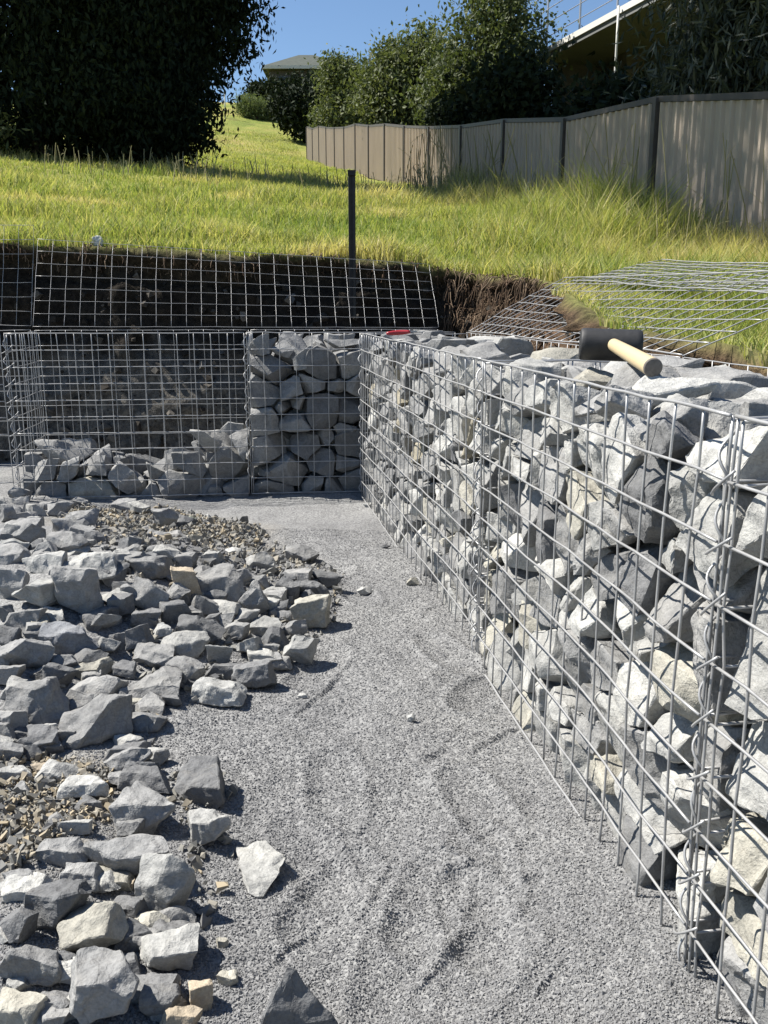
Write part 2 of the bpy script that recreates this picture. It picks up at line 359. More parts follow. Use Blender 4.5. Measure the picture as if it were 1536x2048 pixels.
# ------------------------------------------------------------------ gravel floor
PILE = np.array([at_z(x, y, .0)[:2] for x, y in [(-700, 985), (150, 1005), (480, 1030), (560, 1090), (690, 1150), (670, 1260), (600, 1330), (480, 1420), (320, 1440), (320, 1560), (470, 1560), (470, 1690), (420, 1900), (470, 2060), (-900, 2300)]])
def poly_sd(X, Y, poly):
    P = np.stack([np.ravel(X), np.ravel(Y)], -1); best = np.full(len(P), 1e9); ins = np.zeros(len(P), bool)
    for a, b in zip(poly, np.roll(poly, -1, 0)):
        d = b - a; t = np.clip(((P - a) @ d) / (d @ d), 0, 1); q = P - (a + t[:, None] * d); best = np.minimum(best, np.hypot(q[:, 0], q[:, 1]))
        c = ((a[1] > P[:, 1]) != (b[1] > P[:, 1])) & (P[:, 0] < (b[0] - a[0]) * (P[:, 1] - a[1]) / (b[1] - a[1] + 1e-12) + a[0]); ins ^= c
    return np.where(ins, -best, best).reshape(np.shape(X))
def floor_z(X, Y):
    X = np.asarray(X, float); Y = np.asarray(Y, float); P = np.stack([X.ravel(), Y.ravel()], -1)
    ca, sa = math.cos(.95), math.sin(.95); U = np.stack([P[:, 0] * ca + P[:, 1] * sa, -P[:, 0] * sa + P[:, 1] * ca], -1)
    U = U + .06 * np.stack([vnoise(P, 41, 4), vnoise(P, 42, 4)], -1)
    z = .022 * fbm(P, 31, 1.6, 3) + .006 * fbm(P, 32, 9, 3)
    fade = np.clip(1.25 - np.abs(P[:, 0] - .05) / 1.1, 0, 1) * np.clip((3.4 - P[:, 1]) / 1.5, 0, 1)
    rg = np.maximum(0, vnoise(U * np.array([3.0, 13.0]), 33)) ** 1.5 * .024 - np.maximum(0, vnoise(U * np.array([3.5, 15.0]), 34)) ** 2 * .02
    z = z + rg * fade * .30
    sdp = poly_sd(X, Y, PILE).ravel()
    z = z + np.clip(-sdp / .5, 0, 1) ** 1.2 * (.03 + .13 * np.clip((P[:, 1] - 1.5) / 1.0, 0, 1) * np.clip((3.4 - P[:, 1]) / .8, 0, 1))
    return z.reshape(X.shape)
_gr = np.random.default_rng(6); GROOVES = []
for _ in range(20):
    px_, py_ = _gr.uniform(560, 1130), _gr.uniform(1280, 1960); l_ = _gr.uniform(40, 150); sl_ = _gr.uniform(.0, 1.1); t_ = np.linspace(-.5, .5, 9); cv_ = _gr.uniform(-.35, .35)
    GROOVES.append((np.array([at_z(px_ + l_ * q, py_ - l_ * (sl_ * q + cv_ * (q * q - .1)), 0)[:2] for q in t_]), _gr.uniform(.004, .008), _gr.uniform(.0015, .004)))
STEPS = []
for _ in range(15):
    q_ = at_z(_gr.uniform(560, 1000), _gr.uniform(1120, 1980), 0)
    STEPS.append((q_.x, q_.y, R(_gr.uniform(50, 125)), .12, .045))
_floor0 = floor_z
def floor_z(X, Y):
    z = _floor0(X, Y); sh = z.shape; P = np.stack([np.ravel(X), np.ravel(Y)], -1).astype(float); z = z.ravel().copy()
    for poly, wd, dep in GROOVES:
        lo, hi = poly.min(0) - .06, poly.max(0) + .06; k = np.where((P > lo).all(1) & (P < hi).all(1))[0]
        if not len(k): continue
        Q = P[k]; best = np.full(len(k), 9.); sg = np.ones(len(k))
        for a, b in zip(poly[:-1], poly[1:]):
            d = b - a; t = np.clip(((Q - a) @ d) / (d @ d), 0, 1); q = Q - (a + t[:, None] * d); r_ = np.hypot(*q.T); u = r_ < best; best = np.where(u, r_, best); sg = np.where(u, np.sign(d[0] * q[:, 1] - d[1] * q[:, 0]), sg)
        e = np.minimum(np.hypot(*(Q - poly[0]).T), np.hypot(*(Q - poly[-1]).T)); tap = np.clip(e / .03, .2, 1)
        x = best * sg / wd; z[k] += tap * dep * (-np.exp(-x * x) + .9 * np.exp(-(x - 2.0) ** 2) * (np.abs(x) < 6))
    for cx, cy, an, ln, wd in STEPS:
        c_, s_1 = math.cos(an), math.sin(an); dx, dy = P[:, 0] - cx, P[:, 1] - cy; u, v = (dx * c_ + dy * s_1) / ln, (-dx * s_1 + dy * c_) / wd
        r2 = u ** 4 + v ** 2; z += -.0075 * np.exp(-r2 * r2) + .0045 * np.exp(-((r2 - 1.7) / .6) ** 2)
    return z.reshape(sh)
gx = axis((-9, -1.6, 60), (-1.6, -.5, 110), (-.5, .55, 210), (.55, .8, 20), (.8, 2.2, 30)); gy = axis((-6, .6, 50), (.6, 2.8, 400), (2.8, 5.7, 130))
XX, YY = np.meshgrid(gx, gy); ZZ = floor_z(XX, YY)
ny_, nx_ = XX.shape; I = (np.arange(ny_ - 1)[:, None] * nx_ + np.arange(nx_ - 1)[None]).ravel()
gm = mesh_np('gravel_floor', np.stack([XX, YY, ZZ], -1).reshape(-1, 3), [np.stack([I, I + 1, I + nx_ + 1, I + nx_], -1)], True)
CH1 = np.array([at_z(x, y, .02)[:2] for x, y in [(120, 1005), (330, 1000), (520, 1040), (520, 1090), (360, 1105), (120, 1060)]])
CH2 = np.array([at_z(x, y, .02)[:2] for x, y in [(-500, 1500), (60, 1505), (225, 1540), (225, 1640), (130, 1700), (60, 1760), (-500, 1900)]])
c1 = np.maximum(np.clip(.5 - poly_sd(XX, YY, CH1) / .25, 0, 1), np.clip(.5 - poly_sd(XX, YY, CH2) / .2, 0, 1)).ravel()
P2d = np.stack([XX.ravel(), YY.ravel()], -1)
a = gm.attributes.new('clay', 'FLOAT', 'POINT'); a.data.foreach_set('value', np.clip(c1 * (.75 + .5 * fbm(P2d, 51, 6, 3)), 0, 1).astype(np.float32))
tag(link('gravel_floor', gm, M_GRAVEL), kind='structure')

# scattered stuff made of small angular stones
OCT_F = np.array([[0, 2, 4], [2, 1, 4], [1, 3, 4], [3, 0, 4], [2, 0, 5], [1, 2, 5], [3, 1, 5], [0, 3, 5]])
CUBE_V = np.array([[i, j, k] for k in (-1, 1) for j in (-1, 1) for i in (-1, 1)]) * .62
CUBE_F = np.array([[0, 2, 3, 1], [4, 5, 7, 6], [0, 1, 5, 4], [2, 6, 7, 3], [0, 4, 6, 2], [1, 3, 7, 5]])
def rand_rot(n):
    q = rng.normal(size=(n, 4)); q /= np.linalg.norm(q, axis=1)[:, None]; w_, x, y, z = q.T
    return np.stack([np.stack([1 - 2 * (y * y + z * z), 2 * (x * y - z * w_), 2 * (x * z + y * w_)], -1), np.stack([2 * (x * y + z * w_), 1 - 2 * (x * x + z * z), 2 * (y * z - x * w_)], -1), np.stack([2 * (x * z - y * w_), 2 * (y * z + x * w_), 1 - 2 * (x * x + y * y)], -1)], 1)
def stones(P, size, flat=.75):
    n = len(P); V = np.broadcast_to(CUBE_V, (n, 8, 3)) * (1 + rng.uniform(-.62, .55, (n, 8, 3)))
    V = V * np.stack([rng.uniform(.7, 1.3, n), rng.uniform(.6, 1.0, n), rng.uniform(.4, .9, n) * flat / .75], -1)[:, None]
    V = np.einsum('nij,nkj->nki', rand_rot(n), V) * size[:, None, None]
    V = V + P[:, None]
    F = (np.arange(n)[:, None, None] * 8 + CUBE_F[None]).reshape(-1, 4)
    return V.reshape(-1, 3), F
def add_tint(me, t, per): 
    a = me.attributes.new('tint', 'FLOAT', 'POINT'); a.data.foreach_set('value', np.repeat(t, per).astype(np.float32))
n = 170000
d = .82 + 2.7 * rng.random(n) ** 1.55; u = rng.uniform(-.02, 1536.0, n)
X = (u - 768) / F_PX * (d * .97 + .2); Y = d
k = (X < .58 - .155 * Y + .06) & (poly_sd(X, Y, PILE) > -.3); X, Y = X[k], Y[k]
sz = rng.uniform(.0013, .0028, len(X)) * (1 + .4 * (rng.random(len(X)) > .93))
Z = floor_z(X, Y) + sz * .15
V, F = stones(np.stack([X, Y, Z], -1), sz); me = mesh_np('gravel_grains', V, [F]); add_tint(me, np.clip(rng.normal(.48, .2, len(X)), 0, 1), 8)
tag(link('gravel_grains', me, M_GRAIN), 'loose grains of crushed grey gravel covering the floor beside the wire wall', 'gravel', kind='stuff')

i_, j_ = 6 + CLOD_IDX[:, 0] % (nr_b - 6), CLOD_IDX[:, 1] % nc_b
cs_ = .006 + .03 * rng.random(len(i_)) ** 3; V, F = stones(BK[i_, j_] + np.column_stack([nin * .4 * 1, np.zeros(len(nin))])[j_] * cs_[:, None], cs_, .8); me = mesh_np('soil_clods', V, [F]); add_tint(me, np.clip(rng.normal(.4, .3, len(cs_)), 0, 1), 8)
tag(link('soil_clods', me, tint_material('soil_clod', (.018, .015, .012), (.045, .039, .032), (.14, .13, .115), .95)), 'crumbly clods and small stones stuck in the cut earth bank', 'soil', kind='stuff')
def in_poly(poly, n):
    lo, hi = poly.min(0), poly.max(0); out = []
    while len(out) < n:
        q = rng.uniform(lo, hi, (n * 3, 2)); q = q[poly_sd(q[:, 0], q[:, 1], poly) < 0]; out += list(q)
    return np.array(out[:n])
PTS = []; SZ = []; TI = []
for poly, n, lo, hi, mu, up in ((CH1, 3200, .005, .016, .5, .025), (np.clip(CH2, -1.6, 9), 4200, .004, .012, .68, .012), (PILE[[1, 2, 3, 4, 5, 6, 7, 8, 9, 10, 11, 12, 13]], 2600, .005, .017, .4, .01)):
    q = in_poly(poly, n); s = lo + (hi - lo) * rng.random(n) ** 2.2
    PTS.append(np.stack([q[:, 0], q[:, 1], floor_z(q[:, 0], q[:, 1]) + s * .4 + up * rng.random(n) ** 2], -1)); SZ.append(s); TI.append(np.clip(rng.normal(mu, .27, n), 0, 1))
PTS = np.vstack(PTS); SZ = np.concatenate(SZ); V, F = stones(PTS, SZ, .5); me = mesh_np('stone_rubble', V, [F]); add_tint(me, np.concatenate(TI), 8)
tag(link('stone_rubble', me, M_CHIP), 'small grey and yellow stone chips strewn between the dumped rocks', 'rubble', kind='stuff')

# ------------------------------------------------------------------ rocks
from itertools import combinations
def poly_from_planes(Nn, D):
    """vertices of the convex body {x: Nn x <= D}"""
    m = len(Nn); idx = np.array(list(combinations(range(m), 3))); A = Nn[idx]; det = np.linalg.det(A); ok = np.abs(det) > 1e-4
    P = np.linalg.solve(A[ok], D[idx[ok]][..., None])[..., 0]
    ins = (P @ Nn.T <= D + 1e-6).all(1); P = P[ins]
    if len(P) < 4: return None
    P = P[np.lexsort(P.T)]; keep = []; seen = set()
    for p in P:
        key = tuple(np.round(p / 6e-4).astype(int))
        if key not in seen: seen.add(key); keep.append(p)
    return np.array(keep)
def rock_mesh(name, P, detail=2, seed=0, rough=1.0):
    size = (P.max(0) - P.min(0)).max()
    bm = bmesh.new()
    for p in P: bm.verts.new(p)
    r = bmesh.ops.convex_hull(bm, input=bm.verts)
    bmesh.ops.delete(bm, geom=list({g for g in r['geom_interior'] + r['geom_unused'] if isinstance(g, bmesh.types.BMVert)}), context='VERTS')
    bmesh.ops.remove_doubles(bm, verts=bm.verts, dist=size * .02)
    if detail > 0:
        bmesh.ops.dissolve_limit(bm, angle_limit=R(6), verts=bm.verts, edges=bm.edges)
        bmesh.ops.bevel(bm, geom=list(bm.edges), offset=size * .013, segments=1, affect='EDGES', profile=.6, clamp_overlap=True)
        bmesh.ops.triangulate(bm, faces=bm.faces)
        L = size * {1: .26, 2: .13, 3: .07}[detail]
        for _ in range(4):
            es = [e for e in bm.edges if e.calc_length() > L]
            if not es: break
            bmesh.ops.subdivide_edges(bm, edges=es, cuts=1); bmesh.ops.triangulate(bm, faces=[f for f in bm.faces if len(f.verts) > 3])
        bm.normal_update()
        o = Vector((seed * 3.7, seed * 1.3, seed * 2.1)); mv = []
        for v in bm.verts:
            p = v.co / size
            h = mnoise.noise(p * 2.3 + o) * .032 + mnoise.noise(p * 6.5 + o) * .022 + (abs(mnoise.noise(p * 3.6 - o)) - .25) * -.03
            q_ = mnoise.noise(p * 3.1 + o * 1.7); h += .026 * (max(-1, min(1, q_ * 9)) * .5)
            q_ = mnoise.noise(p * 7.7 - o * 1.1); h += .010 * (max(-1, min(1, q_ * 7)) * .5)
            if detail > 2: h += mnoise.noise(p * 17 + o) * .008
            mv.append(v.normal * h * size * rough)
        for v, d in zip(bm.verts, mv): v.co += d
    else: bmesh.ops.triangulate(bm, faces=bm.faces)
    me = bpy.data.meshes.new(name); bm.to_mesh(me); bm.free()
    me.polygons.foreach_set('use_smooth', np.ones(len(me.polygons), bool)); me.set_sharp_from_angle(angle=R(24 if detail else 10))
    return me
def chunk_poly(dims, rs, n=15):
    k = np.arange(n) + .5; ph = np.arccos(1 - 2 * k / n); th = math.pi * (1 + 5 ** .5) * k + rs.uniform(0, 6)
    Nn = np.stack([np.cos(th) * np.sin(ph), np.sin(th) * np.sin(ph), np.cos(ph)], -1) + rs.normal(0, .30, (n, 3)); Nn /= np.linalg.norm(Nn, axis=1)[:, None]
    Nn = np.vstack([Nn, np.eye(3), -np.eye(3)]); D = np.concatenate([rs.uniform(.62, 1.0, n), np.full(6, 1.15)])
    P = poly_from_planes(Nn, D); P = P - (P.max(0) + P.min(0)) / 2; P = P / P.max(0); return P * np.array(dims) / 2
def rand_poly(dims, rs, ncut=9, taper=0.0):
    dims = np.array(dims) / 2
    Nn = [np.array(v, float) + rs.normal(0, .24, 3) for v in ((1, 0, 0), (-1, 0, 0), (0, 1, 0), (0, -1, 0), (0, 0, 1), (0, 0, -1))]; D = [1, 1, 1, 1, 1, 1]
    for _ in range(ncut):
        v = rs.normal(size=3); v /= np.linalg.norm(v); Nn.append(v); D.append(np.abs(v).sum() * rs.uniform(.56, .92))
    Nn = np.array(Nn); D = np.array(D, float); l = np.linalg.norm(Nn, axis=1); Nn /= l[:, None]; D /= np.maximum(l, 1)
    P = poly_from_planes(Nn, D)
    P = P / np.abs(P).max(0); return P * dims
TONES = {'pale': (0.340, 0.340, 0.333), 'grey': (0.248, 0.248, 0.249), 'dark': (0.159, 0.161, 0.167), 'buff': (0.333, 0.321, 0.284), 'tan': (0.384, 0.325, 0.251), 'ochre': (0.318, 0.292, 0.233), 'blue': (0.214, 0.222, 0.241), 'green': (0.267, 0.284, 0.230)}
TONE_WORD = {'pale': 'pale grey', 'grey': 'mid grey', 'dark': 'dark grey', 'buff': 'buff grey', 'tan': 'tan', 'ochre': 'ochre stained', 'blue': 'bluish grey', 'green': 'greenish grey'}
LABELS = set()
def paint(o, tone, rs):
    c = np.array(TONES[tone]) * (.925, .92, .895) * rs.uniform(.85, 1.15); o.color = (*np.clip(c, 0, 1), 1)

# loose rocks: px, py, width px, height px, tone, label
GR = [
 (280,1562,132,64,'dark','long dark slab lying against the black shadowed block beside the gravel'),
 (408,1560,116,92,'dark','dark shadowed block at the gravel edge behind the light split rock'),
 (295,1617,122,108,'grey','rounded grey boulder in front of the long dark slab'),
 (409,1652,100,100,'pale','light split rock with a bright broken top beside the gravel'),
 (275,1712,188,76,'grey','long low grey rock lying behind the smooth pale egg shaped boulder'),
 (330,1768,122,136,'pale','smooth pale egg shaped boulder casting a dark shadow on the gravel'),
 (522,1718,122,96,'pale','flat pale slab sunk flush into the grey gravel'),
 (131,1702,100,62,'grey','small grey wedge at the edge of the yellow chips'),
 (115,1800,136,126,'dark','big dark grey rounded boulder below the yellow chips'),
 (185,1855,142,132,'buff','buff grey blocky boulder with a ridged top below the dark rounded one'),
 (336,1896,130,108,'pale','pale boulder with flat lit top and dark front, above the tan rock'),
 (30,1857,74,78,'dark','dark rock cut by the frame beside the big dark rounded boulder'),
 (66,1930,134,122,'grey','broad lumpy grey boulder near the bottom corner of the pile'),
 (192,1970,166,172,'grey','largest grey boulder with a curved layered face at the bottom of the photo'),
 (40,2020,104,90,'buff','buff rock cut by the bottom corner of the frame'),
 (406,1988,68,76,'tan','tan orange block beside the gravel near the bottom of the photo'),
 (355,1966,32,32,'tan','tiny tan cube wedged next to the tan orange block'),
 (365,2042,104,46,'tan','cream tan rock cut by the bottom edge of the photo'),
 (585,2018,172,165,'dark','dark pyramid shaped rock standing alone in the gravel at the bottom'),
 (457,1953,46,38,'buff','small buff chip beside the tan orange block'),
 (215,1766,60,48,'pale',None),(258,1770,28,44,'tan','small tan stone tucked behind the smooth egg shaped boulder'),
 (445,1883,24,28,'buff','small cream pebble alone on gravel beside the flat topped boulder'),
 (320,2000,84,82,'dark','dark rock in shadow between the largest boulder and the tan block'),
 (152,1655,66,36,'pale',None),(115,1605,60,34,'grey',None),(180,1613,62,44,'dark',None),(95,1540,62,30,'tan',None),(163,1580,100,24,'pale',None),(113,1643,34,36,'grey',None),(42,1578,44,30,'grey',None),
 (190,1442,132,108,'grey','large grey pointed boulder with sunlit shoulder in the pile foreground'),
 (265,1497,100,72,'dark','dark rounded rock in the shadow of the large pointed boulder'),
 (70,1397,142,102,'grey',None),(195,1378,112,64,'grey',None),
 (306,1371,108,74,'grey',None),(438,1382,108,72,'pale','pale triangular rock at the pile edge half buried in gravel'),
 (506,1351,90,66,'dark','dark blocky rock throwing a black shadow onto the gravel'),(374,1342,84,68,'grey',None),(440,1312,56,76,'pale','upright pale slab leaning in the pile near the gravel edge'),
 (602,1300,66,66,'pale','brightest white rock at the tip of the pile'),(496,1296,60,50,'pale',None),(628,1226,80,74,'buff','square buff rock at the tip of the pile under a dark cap rock'),(617,1182,76,40,'dark','dark cap rock resting on the square buff rock'),
 (550,1185,52,34,'pale',None),(510,1197,56,62,'grey',None),(460,1219,72,46,'pale',None),(397,1258,96,56,'dark',None),(352,1225,66,52,'dark',None),(301,1187,70,62,'grey',None),(255,1186,32,60,'grey',None),
 (370,1167,52,66,'tan','rock with a tan orange patch standing in the middle of the pile'),(442,1167,106,66,'grey','long rock with a bright flat top in the upper pile'),(305,1137,80,42,'grey',None),(191,1133,82,66,'pale','big bright topped rock in the upper pile'),(160,1180,86,96,'grey',None),
 (80,1182,82,66,'pale',None),(46,1237,74,34,'grey',None),(107,1236,56,34,'pale',None),(50,1305,102,72,'grey',None),(135,1281,122,60,'blue','smooth bluish rounded slab in the middle of the pile'),(220,1289,52,40,'pale',None),
 (276,1275,60,54,'dark',None),(307,1313,76,52,'grey',None),(371,1289,84,56,'pale',None),(327,1262,36,28,'pale',None),(105,1350,92,56,'dark',None),(291,1234,54,44,'dark',None),(132,1325,58,40,'dark',None),
 (531,1253,66,42,'pale',None),(552,1275,56,52,'dark',None),(535,1318,60,38,'grey',None),(590,1153,68,44,'grey',None),(604,1107,70,42,'grey','flat topped rock alone on the gravel behind the pile tip'),(520,1127,52,46,'pale',None),
 (655,1160,66,30,'dark','thin dark shard pointing out over the gravel from the pile'),(563,1222,46,44,'dark',None),(330,1043,50,50,'grey','upright grey rock alone among the yellow chips'),(275,1018,52,32,'pale',None),(487,1036,26,24,'grey',None),(377,1042,40,22,'green',None),
 (39,990,44,34,'grey','small grey rock in front of the basket corner'),(67,1014,42,26,'grey',None),(117,1020,66,32,'grey',None),(15,1028,42,38,'grey',None),(90,1122,72,56,'pale',None),(22,1094,56,24,'pale',None),(58,1070,56,48,'grey',None),(150,1088,46,38,'grey',None),(188,1080,36,32,'dark',None),
 (14,1230,34,62,'dark',None),(85,1480,78,54,'dark',None),(20,1500,60,40,'grey',None),(265,1409,42,28,'buff',None),(243,1117,46,32,'pale',None),(370,1118,44,32,'grey',None),(425,1115,50,24,'pale',None),
 (470,1105,36,24,'pale',None),(225,1150,50,40,'dark',None),(210,1240,56,44,'grey',None),(20,1170,60,56,'grey',None),(15,1345,60,50,'grey',None),(250,1335,50,36,'dark',None),(470,1262,56,44,'grey',None),(410,1210,52,44,'grey',None),(180,1320,60,44,'dark',None),(345,1400,46,34,'dark',None),
 (150,1430,60,50,'dark',None),(560,1330,34,26,'buff',None),(240,1210,46,40,'dark',None),(480,1150,44,36,'grey',None),(70,1258,46,34,'grey',None),(330,1105,46,30,'pale',None),(425,1245,48,40,'dark',None),(590,1260,44,44,'grey',None),(20,1440,60,56,'grey',None),
 (260,1650,70,60,'grey',None),(160,1740,70,44,'grey',None),(250,1930,70,60,'dark',None),(110,2030,80,60,'grey',None),(290,1840,60,46,'dark',None),(40,1760,70,40,'grey',None),(140,1925,60,60,'dark',None),(240,1555,60,46,'grey',None),
 (822,1437,16,26,'pale','small pale upright pebble alone in mid gravel'),(826,1163,24,20,'buff','cream pebble beside the foot of the wire wall'),(729,1182,30,22,'pale','white flake lying on the gravel right of the pile'),(735,1008,20,10,'pale','pale chip at the foot of the wire wall corner'),
 (605,1392,20,12,'pale','white chip on the gravel below the blocky dark rock'),(772,1093,18,8,'dark','thin dark flake on the gravel by the wire wall'),
]
n_listed = len(GR)
_fr = np.random.default_rng(14); FP = np.array([(-10, 985), (70, 990), (170, 1050), (520, 1105), (640, 1165), (640, 1250), (570, 1330), (470, 1390), (310, 1405), (190, 1480), (-10, 1530)], float)
while len(GR) < n_listed + 84:
    q = _fr.uniform((-10, 985), (690, 1530)); 
    if poly_sd(q[:1], q[1:], FP)[0] > 0: continue
    sc_ = 40 + 44 * (q[1] - 1005) / 520; w0 = sc_ * _fr.uniform(.55, 1.15)
    GR.append((float(q[0]), float(q[1]), float(w0), float(w0 * _fr.uniform(.5, .95)), ['grey', 'dark', 'pale', 'buff'][_fr.choice(4, p=[.42, .3, .23, .05])], None))
for poly_, n_, lo_, hi_ in (([(-10, 1395), (310, 1400), (300, 1530), (-10, 1560)], 14, 60, 95), ([(-10, 1690), (250, 1690), (400, 1890), (330, 2048), (-10, 2048)], 24, 55, 100), ([(-10, 1035), (190, 1045), (190, 1120), (-10, 1120)], 9, 40, 66), ([(-10, 985), (160, 1000), (500, 1030), (510, 1100), (-10, 1110)], 34, 26, 52)):
    poly_ = np.array(poly_, float); m_ = len(GR)
    while len(GR) < m_ + n_:
        q = _fr.uniform(poly_.min(0), poly_.max(0))
        if poly_sd(q[:1], q[1:], poly_)[0] > 0: continue
        w0 = _fr.uniform(lo_, hi_); GR.append((float(q[0]), float(q[1]), float(w0), float(w0 * _fr.uniform(.55, .9)), ['grey', 'dark', 'pale', 'buff'][_fr.choice(4, p=[.45, .28, .2, .07])], None))
MARKS = {0: 'long dark slab', 5: 'smooth pale egg shaped boulder', 6: 'flat pale slab', 8: 'big dark rounded boulder', 13: 'largest layered boulder', 31: 'large pointed boulder', 37: 'blocky dark rock', 40: 'brightest white rock', 42: 'square buff rock', 51: 'tan patched rock', 52: 'long flat topped rock', 54: 'big bright topped rock', 60: 'smooth bluish slab', 74: 'flat topped lone rock', 78: 'rock among yellow chips', 82: 'small rock by the basket corner', 3: 'light split rock', 36: 'pale triangular rock', 38: 'upright leaning slab'}
SEEN = {}
rs = np.random.default_rng(5)
for i, (px, py, w_, h_, tone, lab) in enumerate(GR):
    g = at_z(px, py + h_ * .30, .03); gz = float(floor_z(np.array([g.x]), np.array([g.y]))[0])
    d = to_px(g)[2]; W = w_ / F_PX * d * 1.06
    el = math.atan2(CAM_Z, g.y); Hs = h_ / F_PX * d * 1.04     # screen height = mix of height and depth
    W *= 1.02; Hs *= 1.12; dy = W * rs.uniform(.72, .95); hz = (Hs * 1.06 - dy * math.sin(el)) / math.cos(el); hz = min(max(hz * 1.05, .5 * W), 1.15 * W)
    if Hs - hz * math.cos(el) < dy * math.sin(el): dy = max(.4 * W, (Hs * 1.05 - hz * math.cos(el)) / math.sin(el))
    if i == 6: W, hz, dy = W, .02, Hs / math.sin(el)
    P = chunk_poly((W, dy, hz), rs, int(rs.integers(8, 14))) if (i != 6 and rs.random() < .45) else rand_poly((W, dy, hz), rs, 8 if w_ > 60 else 5)
    if i == 18:
        P = np.array([[-.5, -.30, -.4], [.52, -.34, -.4], [.3, .4, -.4], [-.35, .34, -.4], [-.04, .12, .62], [.04, .08, .60], [-.03, .2, .5]]) * np.array([W * 1.12, W * .8, W * .80])
        hz = W * .8
    rz = rs.uniform(-.25, .25)
    cr, sr = math.cos(rz), math.sin(rz); P = P @ np.array([[cr, sr, 0], [-sr, cr, 0], [0, 0, 1]])
    tx = rs.normal(0, .16); P = P @ np.array([[1, 0, 0], [0, math.cos(tx), math.sin(tx)], [0, -math.sin(tx), math.cos(tx)]]) if i not in (6, 18) else P
    # centre so that it projects where the photo has it
    zc = gz - P[:, 2].min() - (.12 * hz if i != 6 else .012)
    if i >= n_listed: zc -= .18 * hz
    c = at_z(px, py, max(.0, zc))
    for _ in range(4):
        g2 = float(floor_z(np.array([c.x]), np.array([c.y]))[0]); zc += .7 * (g2 - gz); gz += .7 * (g2 - gz); c = at_z(px, py, max(.0, zc))
    detail = 3 if w_ > 75 else (2 if w_ > 34 else 1)
    me = rock_mesh('loose_rock', P, detail, i + 1)
    o = link('loose_rock' if w_ > 30 else 'pebble', me, M_ROCK, None, (c.x, c.y, zc if i != 6 else gz + .008)); paint(o, tone, rs)
    shp = 'flat' if h_ / w_ < .5 else ('upright' if h_ / w_ > 1.08 else ('blocky' if h_ / w_ > .78 else 'wedge'))
    if lab is None:
        mk = min((m_ for m_ in MARKS), key=lambda m_: (GR[m_][0] - px) ** 2 + ((GR[m_][1] - py) * 1.3) ** 2); ddx, ddy = px - GR[mk][0], (py - GR[mk][1]) * 1.3
        rel = ('left of' if ddx < 0 else 'right of') if abs(ddx) > abs(ddy) else ('behind' if ddy < 0 else 'in front of')
        key = (mk, rel, tone); SEEN[key] = SEEN.get(key, 0) + 1
        lab = f"{TONE_WORD[tone]} {shp} rock, {['nearest', 'second', 'third', 'fourth', 'fifth', 'sixth', 'seventh', 'eighth', 'ninth', 'tenth', 'eleventh', 'twelfth'][SEEN[key] - 1]} {rel} the {MARKS[mk]}"
    LABELS.add(lab); tag(o, lab, 'rock' if w_ > 30 else 'pebble', 'loose rocks dumped on the gravel' if w_ > 30 else 'single stones on the gravel')

# ------------------------------------------------------------------ gabion baskets
CELL, WALL_T, TOP = .075, .5, .76
def V2(x, y): return np.array([x, y], float)
pC, pP1, pP2 = V2(-.105, 4.15), V2(.232, 2.14), V2(.405, 1.04)
dB = (pP2 - pP1) / np.linalg.norm(pP2 - pP1); pP3 = pP2 + dB * 1.05
pL, pP0 = V2(-1.70, 4.08), V2(-.64, 4.19)
dF = (pP0 - pL) / np.linalg.norm(pP0 - pL); pF1 = pP0 + dF * .98; pE = pL - dF * 1.6 + V2(0, -.05)
def nrm(a, b):
    d = (b - a) / np.linalg.norm(b - a); return np.array([-d[1], d[0]])
def wires(mb, A, B, C_, D_, nu, nv, r=.0020, jit=.0007, out=(0, 0, 0), over=.0, seg=2, rs=np.random.default_rng(3)):
    """mesh panel on the quad A(u0,v0) B(u1,v0) C(u1,v1) D(u0,v1): nu cells along A-B, nv along A-D; the wires along A-B lie on the outer side"""
    A, B, C_, D_ = [np.array(p, float) for p in (A, B, C_, D_)]; out = np.array(out, float)
    ph = rs.uniform(0, 6, 4); bul = .006 * min(1.0, np.linalg.norm(B - A))
    def at(u, v): return (A * (1 - u) * (1 - v) + B * u * (1 - v) + C_ * u * v + D_ * (1 - u) * v) + out * bul * (math.sin(u * 5 + ph[0]) * math.sin(v * 3.1) + .5 * math.sin(u * 11 + ph[1]) * math.sin(v * 4 + ph[2]))
    gu = rs.normal(0, jit, (nu + 1, nv + 1, 3)); 
    for i in range(nu + 1):
        m = nv * seg; vs = np.linspace(-over / nv, 1 + over / nv, m + 1)
        P = np.array([at(i / nu, v) for v in vs]); k = np.clip(np.linspace(0, nv, m + 1), 0, nv)
        J = np.stack([np.interp(k, np.arange(nv + 1), gu[i, :, c]) for c in range(3)], -1)
        mb.tube(P + J - out * r * .85, r, 6)
    for j in range(nv + 1):
        m = nu * seg; us = np.linspace(-over / nu, 1 + over / nu, m + 1)
        P = np.array([at(u, j / nv) for u in us]); k = np.clip(np.linspace(0, nu, m + 1), 0, nu)
        J = np.stack([np.interp(k, np.arange(nu + 1), gu[:, j, c]) for c in range(3)], -1)
        mb.tube(P + J + out * r * .85, r * (1.05 if j not in (0, nv) else 1.25), 6)
def v3(p, z): return (p[0], p[1], z)
def panel(name, parent, a, b, z0, z1, out, nu=None, nv=None, **k):
    mb = MB(); nu = nu or max(1, round(np.linalg.norm(b - a) / CELL)); nv = nv or max(1, round((z1 - z0) / CELL))
    wires(mb, v3(a, z1), v3(b, z1), v3(b, z0), v3(a, z0), nu, nv, out=(*out, 0), **k)
    return mb.build(name, M_STEEL, parent, True)
